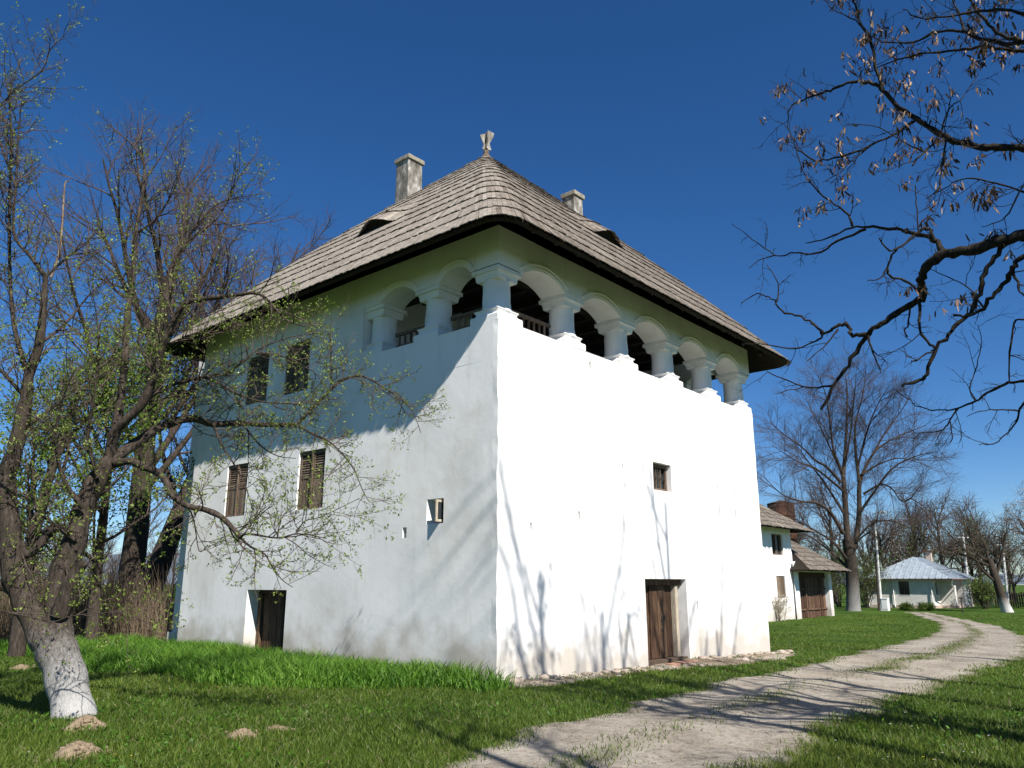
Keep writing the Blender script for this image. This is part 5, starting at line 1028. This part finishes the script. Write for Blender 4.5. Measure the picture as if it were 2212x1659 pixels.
def lawn():
    g = np.random.default_rng(20); n = 520000
    d = 5.2 + 50 * g.random(n) ** 2.3; th = g.uniform(-.80, .80, n); x = CAM[0] + d * (F2[0] + RT[0] * np.tan(th)); y = CAM[1] + d * (F2[1] + RT[1] * np.tan(th))
    a, b = road_l(x) + wob(x, 1.), road_r(x) + wob(x, 2.3); s = (y - a) / (b - a); onroad = (s > 0.0) & (s < 1.0); mid = np.exp(-((s - .47) / .11) ** 2) * (.22 + .75 * sstep(2, 12, x)) * (.7 + .4 * np.sin(x * 1.1 + .6 * np.sin(x * .7)) * (1 - sstep(6, 13, x))); edge = 1 - sstep(0, .12, np.minimum(s, 1 - s))
    keep = ~in_house(x, y) & (~onroad | (g.random(n) < np.maximum(mid * 1.1, edge * .7 * (.5 + .5 * np.sin(x * 2.3) * np.sin(x * .9 + 1)))))
    ap = (y > apron_edge(np.clip(x, -.1, 12.3)) + .08) & (y < .1) & (x > -.1) & (x < 12.2); keep &= ~ap | (g.random(n) < .10)
    x, y, d, s = x[keep], y[keep], d[keep], s[keep]; onroad = onroad[keep]; n = len(x)
    pt = patch(x, y); h = (.03 + .04 * g.random(n) + .03 * pt) * np.where(onroad, .75, 1); w = .0022 + .0005 * d
    h *= 1 - .45 * sstep(12, 28, d)
    z = gz(x, y) - .004 + np.where(onroad, road_lift(s), 0); T = np.clip(.30 + .30 * pt + g.normal(0, .2, n), 0, 1)
    V, F, t = blades(np.stack([x, y, z], 1), h, w, g.uniform(.2, 1.1, n), g, T, 1)
    o = link('lawn_grass', raw_mesh('lawn_grass', V, F, t, M['grass'])); tag(o, 'short green lawn grass on both sides of the track', kind='stuff')
    # tall lush grass in the bed along the side wall
    n = 52000; x = g.uniform(-4.3, -.02, n); y = g.uniform(-.6, 13.5, n); lim = -2.6 - .9 * sstep(1, 8, y) + .35 * np.sin(y * 1.3) + 1.9 * (1 - sstep(-.3, 2.2, y)); k = (x > lim) & ~((y < .4) & (x > -.25)); x, y = x[k], y[k]; n = len(x)
    cl = .5 + .5 * np.sin(x * 4.1 + 2 * np.sin(y * 2.3)) * np.sin(y * 3.7 + 1.3 * np.sin(x * 2.9)); e = sstep(0, .6, x - (-2.6 - .9 * sstep(1, 8, y) + .35 * np.sin(y * 1.3) + 1.9 * (1 - sstep(-.3, 2.2, y))))
    h = (.13 + .20 * g.random(n) ** 1.3 + .12 * cl) * (.55 + .45 * e); T = np.clip(.30 + .35 * cl + g.normal(0, .2, n), 0, 1)
    V, F, t = blades(np.stack([x, y, gz(x, y) - .01], 1), h, .0065 + .0065 * g.random(n), g.uniform(.15, 1.1, n), g, T, 2)
    o = link('tall_grass', raw_mesh('tall_grass', V, F, t, M['tallgrass'])); tag(o, 'tall lush grass growing along the foot of the side wall', kind='stuff')
    # low broad-leaved weeds in the lawn
    c = []
    for k in range(5200):
        d = 6 + 16 * g.random() ** 1.6; th = g.uniform(-.75, .75); x = CAM[0] + d * (F2[0] + RT[0] * math.tan(th)); y = CAM[1] + d * (F2[1] + RT[1] * math.tan(th)); ss = (y - road_l(x)) / (road_r(x) - road_l(x))
        if (-.03 < ss < 1.03) or in_house(np.array(x), np.array(y)) or patch(x * 1.7, y * 1.7) < .45: continue
        z = float(gz(x, y)); c.append([(x, y, z + .01), (x + .02, y, z + .05)])
    V, F, T = leaves_at(c, 4, .045, random.Random(8), .03); o = link('lawn_weeds', raw_mesh('lawn_weeds', V, F, T * .6, M['tallgrass'])); tag(o, 'low broad-leaved weeds scattered through the lawn', kind='stuff')
    # small daisies and dandelions, straw-coloured dead blades
    n = 1500; d = 8 + 40 * g.random(n) ** 1.4; th = g.uniform(-.75, .75, n); x = CAM[0] + d * (F2[0] + RT[0] * np.tan(th)); y = CAM[1] + d * (F2[1] + RT[1] * np.tan(th)); ss = (y - road_l(x)) / (road_r(x) - road_l(x)); k = ((ss < -.05) | (ss > 1.05)) & ~in_house(x, y) & (patch(x * .8, y * .8) > .55); x, y, d = x[k], y[k], d[k]; n = len(x); P = np.stack([x, y, gz(x, y) + .05], 1); r = (.008 + .0006 * d)[:, None]
    an = np.arange(5) / 5 * 6.283; V = (P[:, None, :] + r[:, None, :] * np.stack([np.cos(an), np.sin(an), .15 * np.sin(an * 2)], 1)[None]).reshape(-1, 3); F = np.arange(n * 5).reshape(n, 5)
    m_ = leafy('small_flower', (.75, .74, .70), (.78, .76, .60), (.72, .55, .04), .2); o = link('wild_flowers', raw_mesh('wild_flowers', V, F, np.repeat((g.random(n) > .6).astype(float), 5), m_)); tag(o, 'tiny white and yellow flowers dotted over the lawn', kind='stuff')
    n = 9000; d = 5.5 + 20 * g.random(n) ** 1.7; th = g.uniform(-.78, .78, n); x = CAM[0] + d * (F2[0] + RT[0] * np.tan(th)); y = CAM[1] + d * (F2[1] + RT[1] * np.tan(th)); ss = (y - road_l(x)) / (road_r(x) - road_l(x)); k = ((ss < .04) | (ss > .96)) & ~in_house(x, y); x, y, d = x[k], y[k], d[k]; n = len(x)
    V, F, t = blades(np.stack([x, y, gz(x, y)], 1), .03 + .05 * g.random(n), .002 + .0003 * d, g.uniform(.8, 2.2, n), g, g.random(n), 1); o = link('dead_grass', raw_mesh('dead_grass', V, F, t, M['drystem'])); tag(o, 'scattered straw-coloured dead blades in the lawn', kind='stuff')
    # loose gravel on the track
    n = 6500; x = -9 + 40 * g.random(n) ** 1.7; s = g.random(n); y = road_l(x) + (road_r(x) - road_l(x)) * s; r = g.uniform(.004, .013, n); z = gz(x, y) + road_lift(s) - .002
    base = np.array([(-1, -.8, 0), (1, -.9, 0), (.9, .8, 0), (-.8, 1, 0), (-.5, -.4, .8), (.5, -.5, .7), (.4, .5, .8), (-.4, .4, .7)]); rot = g.uniform(0, 6.28, n); co, si = np.cos(rot), np.sin(rot)
    V = np.stack([np.stack([x + r * (b[0] * co - b[1] * si), y + r * (b[0] * si + b[1] * co), z + r * b[2] * .8], 1) for b in base], 1).reshape(-1, 3)
    q = np.arange(n)[:, None] * 8; F = np.concatenate([q + np.array(f) for f in ((4, 5, 6, 7), (0, 1, 5, 4), (1, 2, 6, 5), (2, 3, 7, 6), (3, 0, 4, 7))]); o = link('loose_gravel', raw_mesh('loose_gravel', V, F, np.repeat(g.random(n) * .5, 8), M['apron'])); tag(o, 'loose pale gravel scattered over the track', kind='stuff')
lawn()
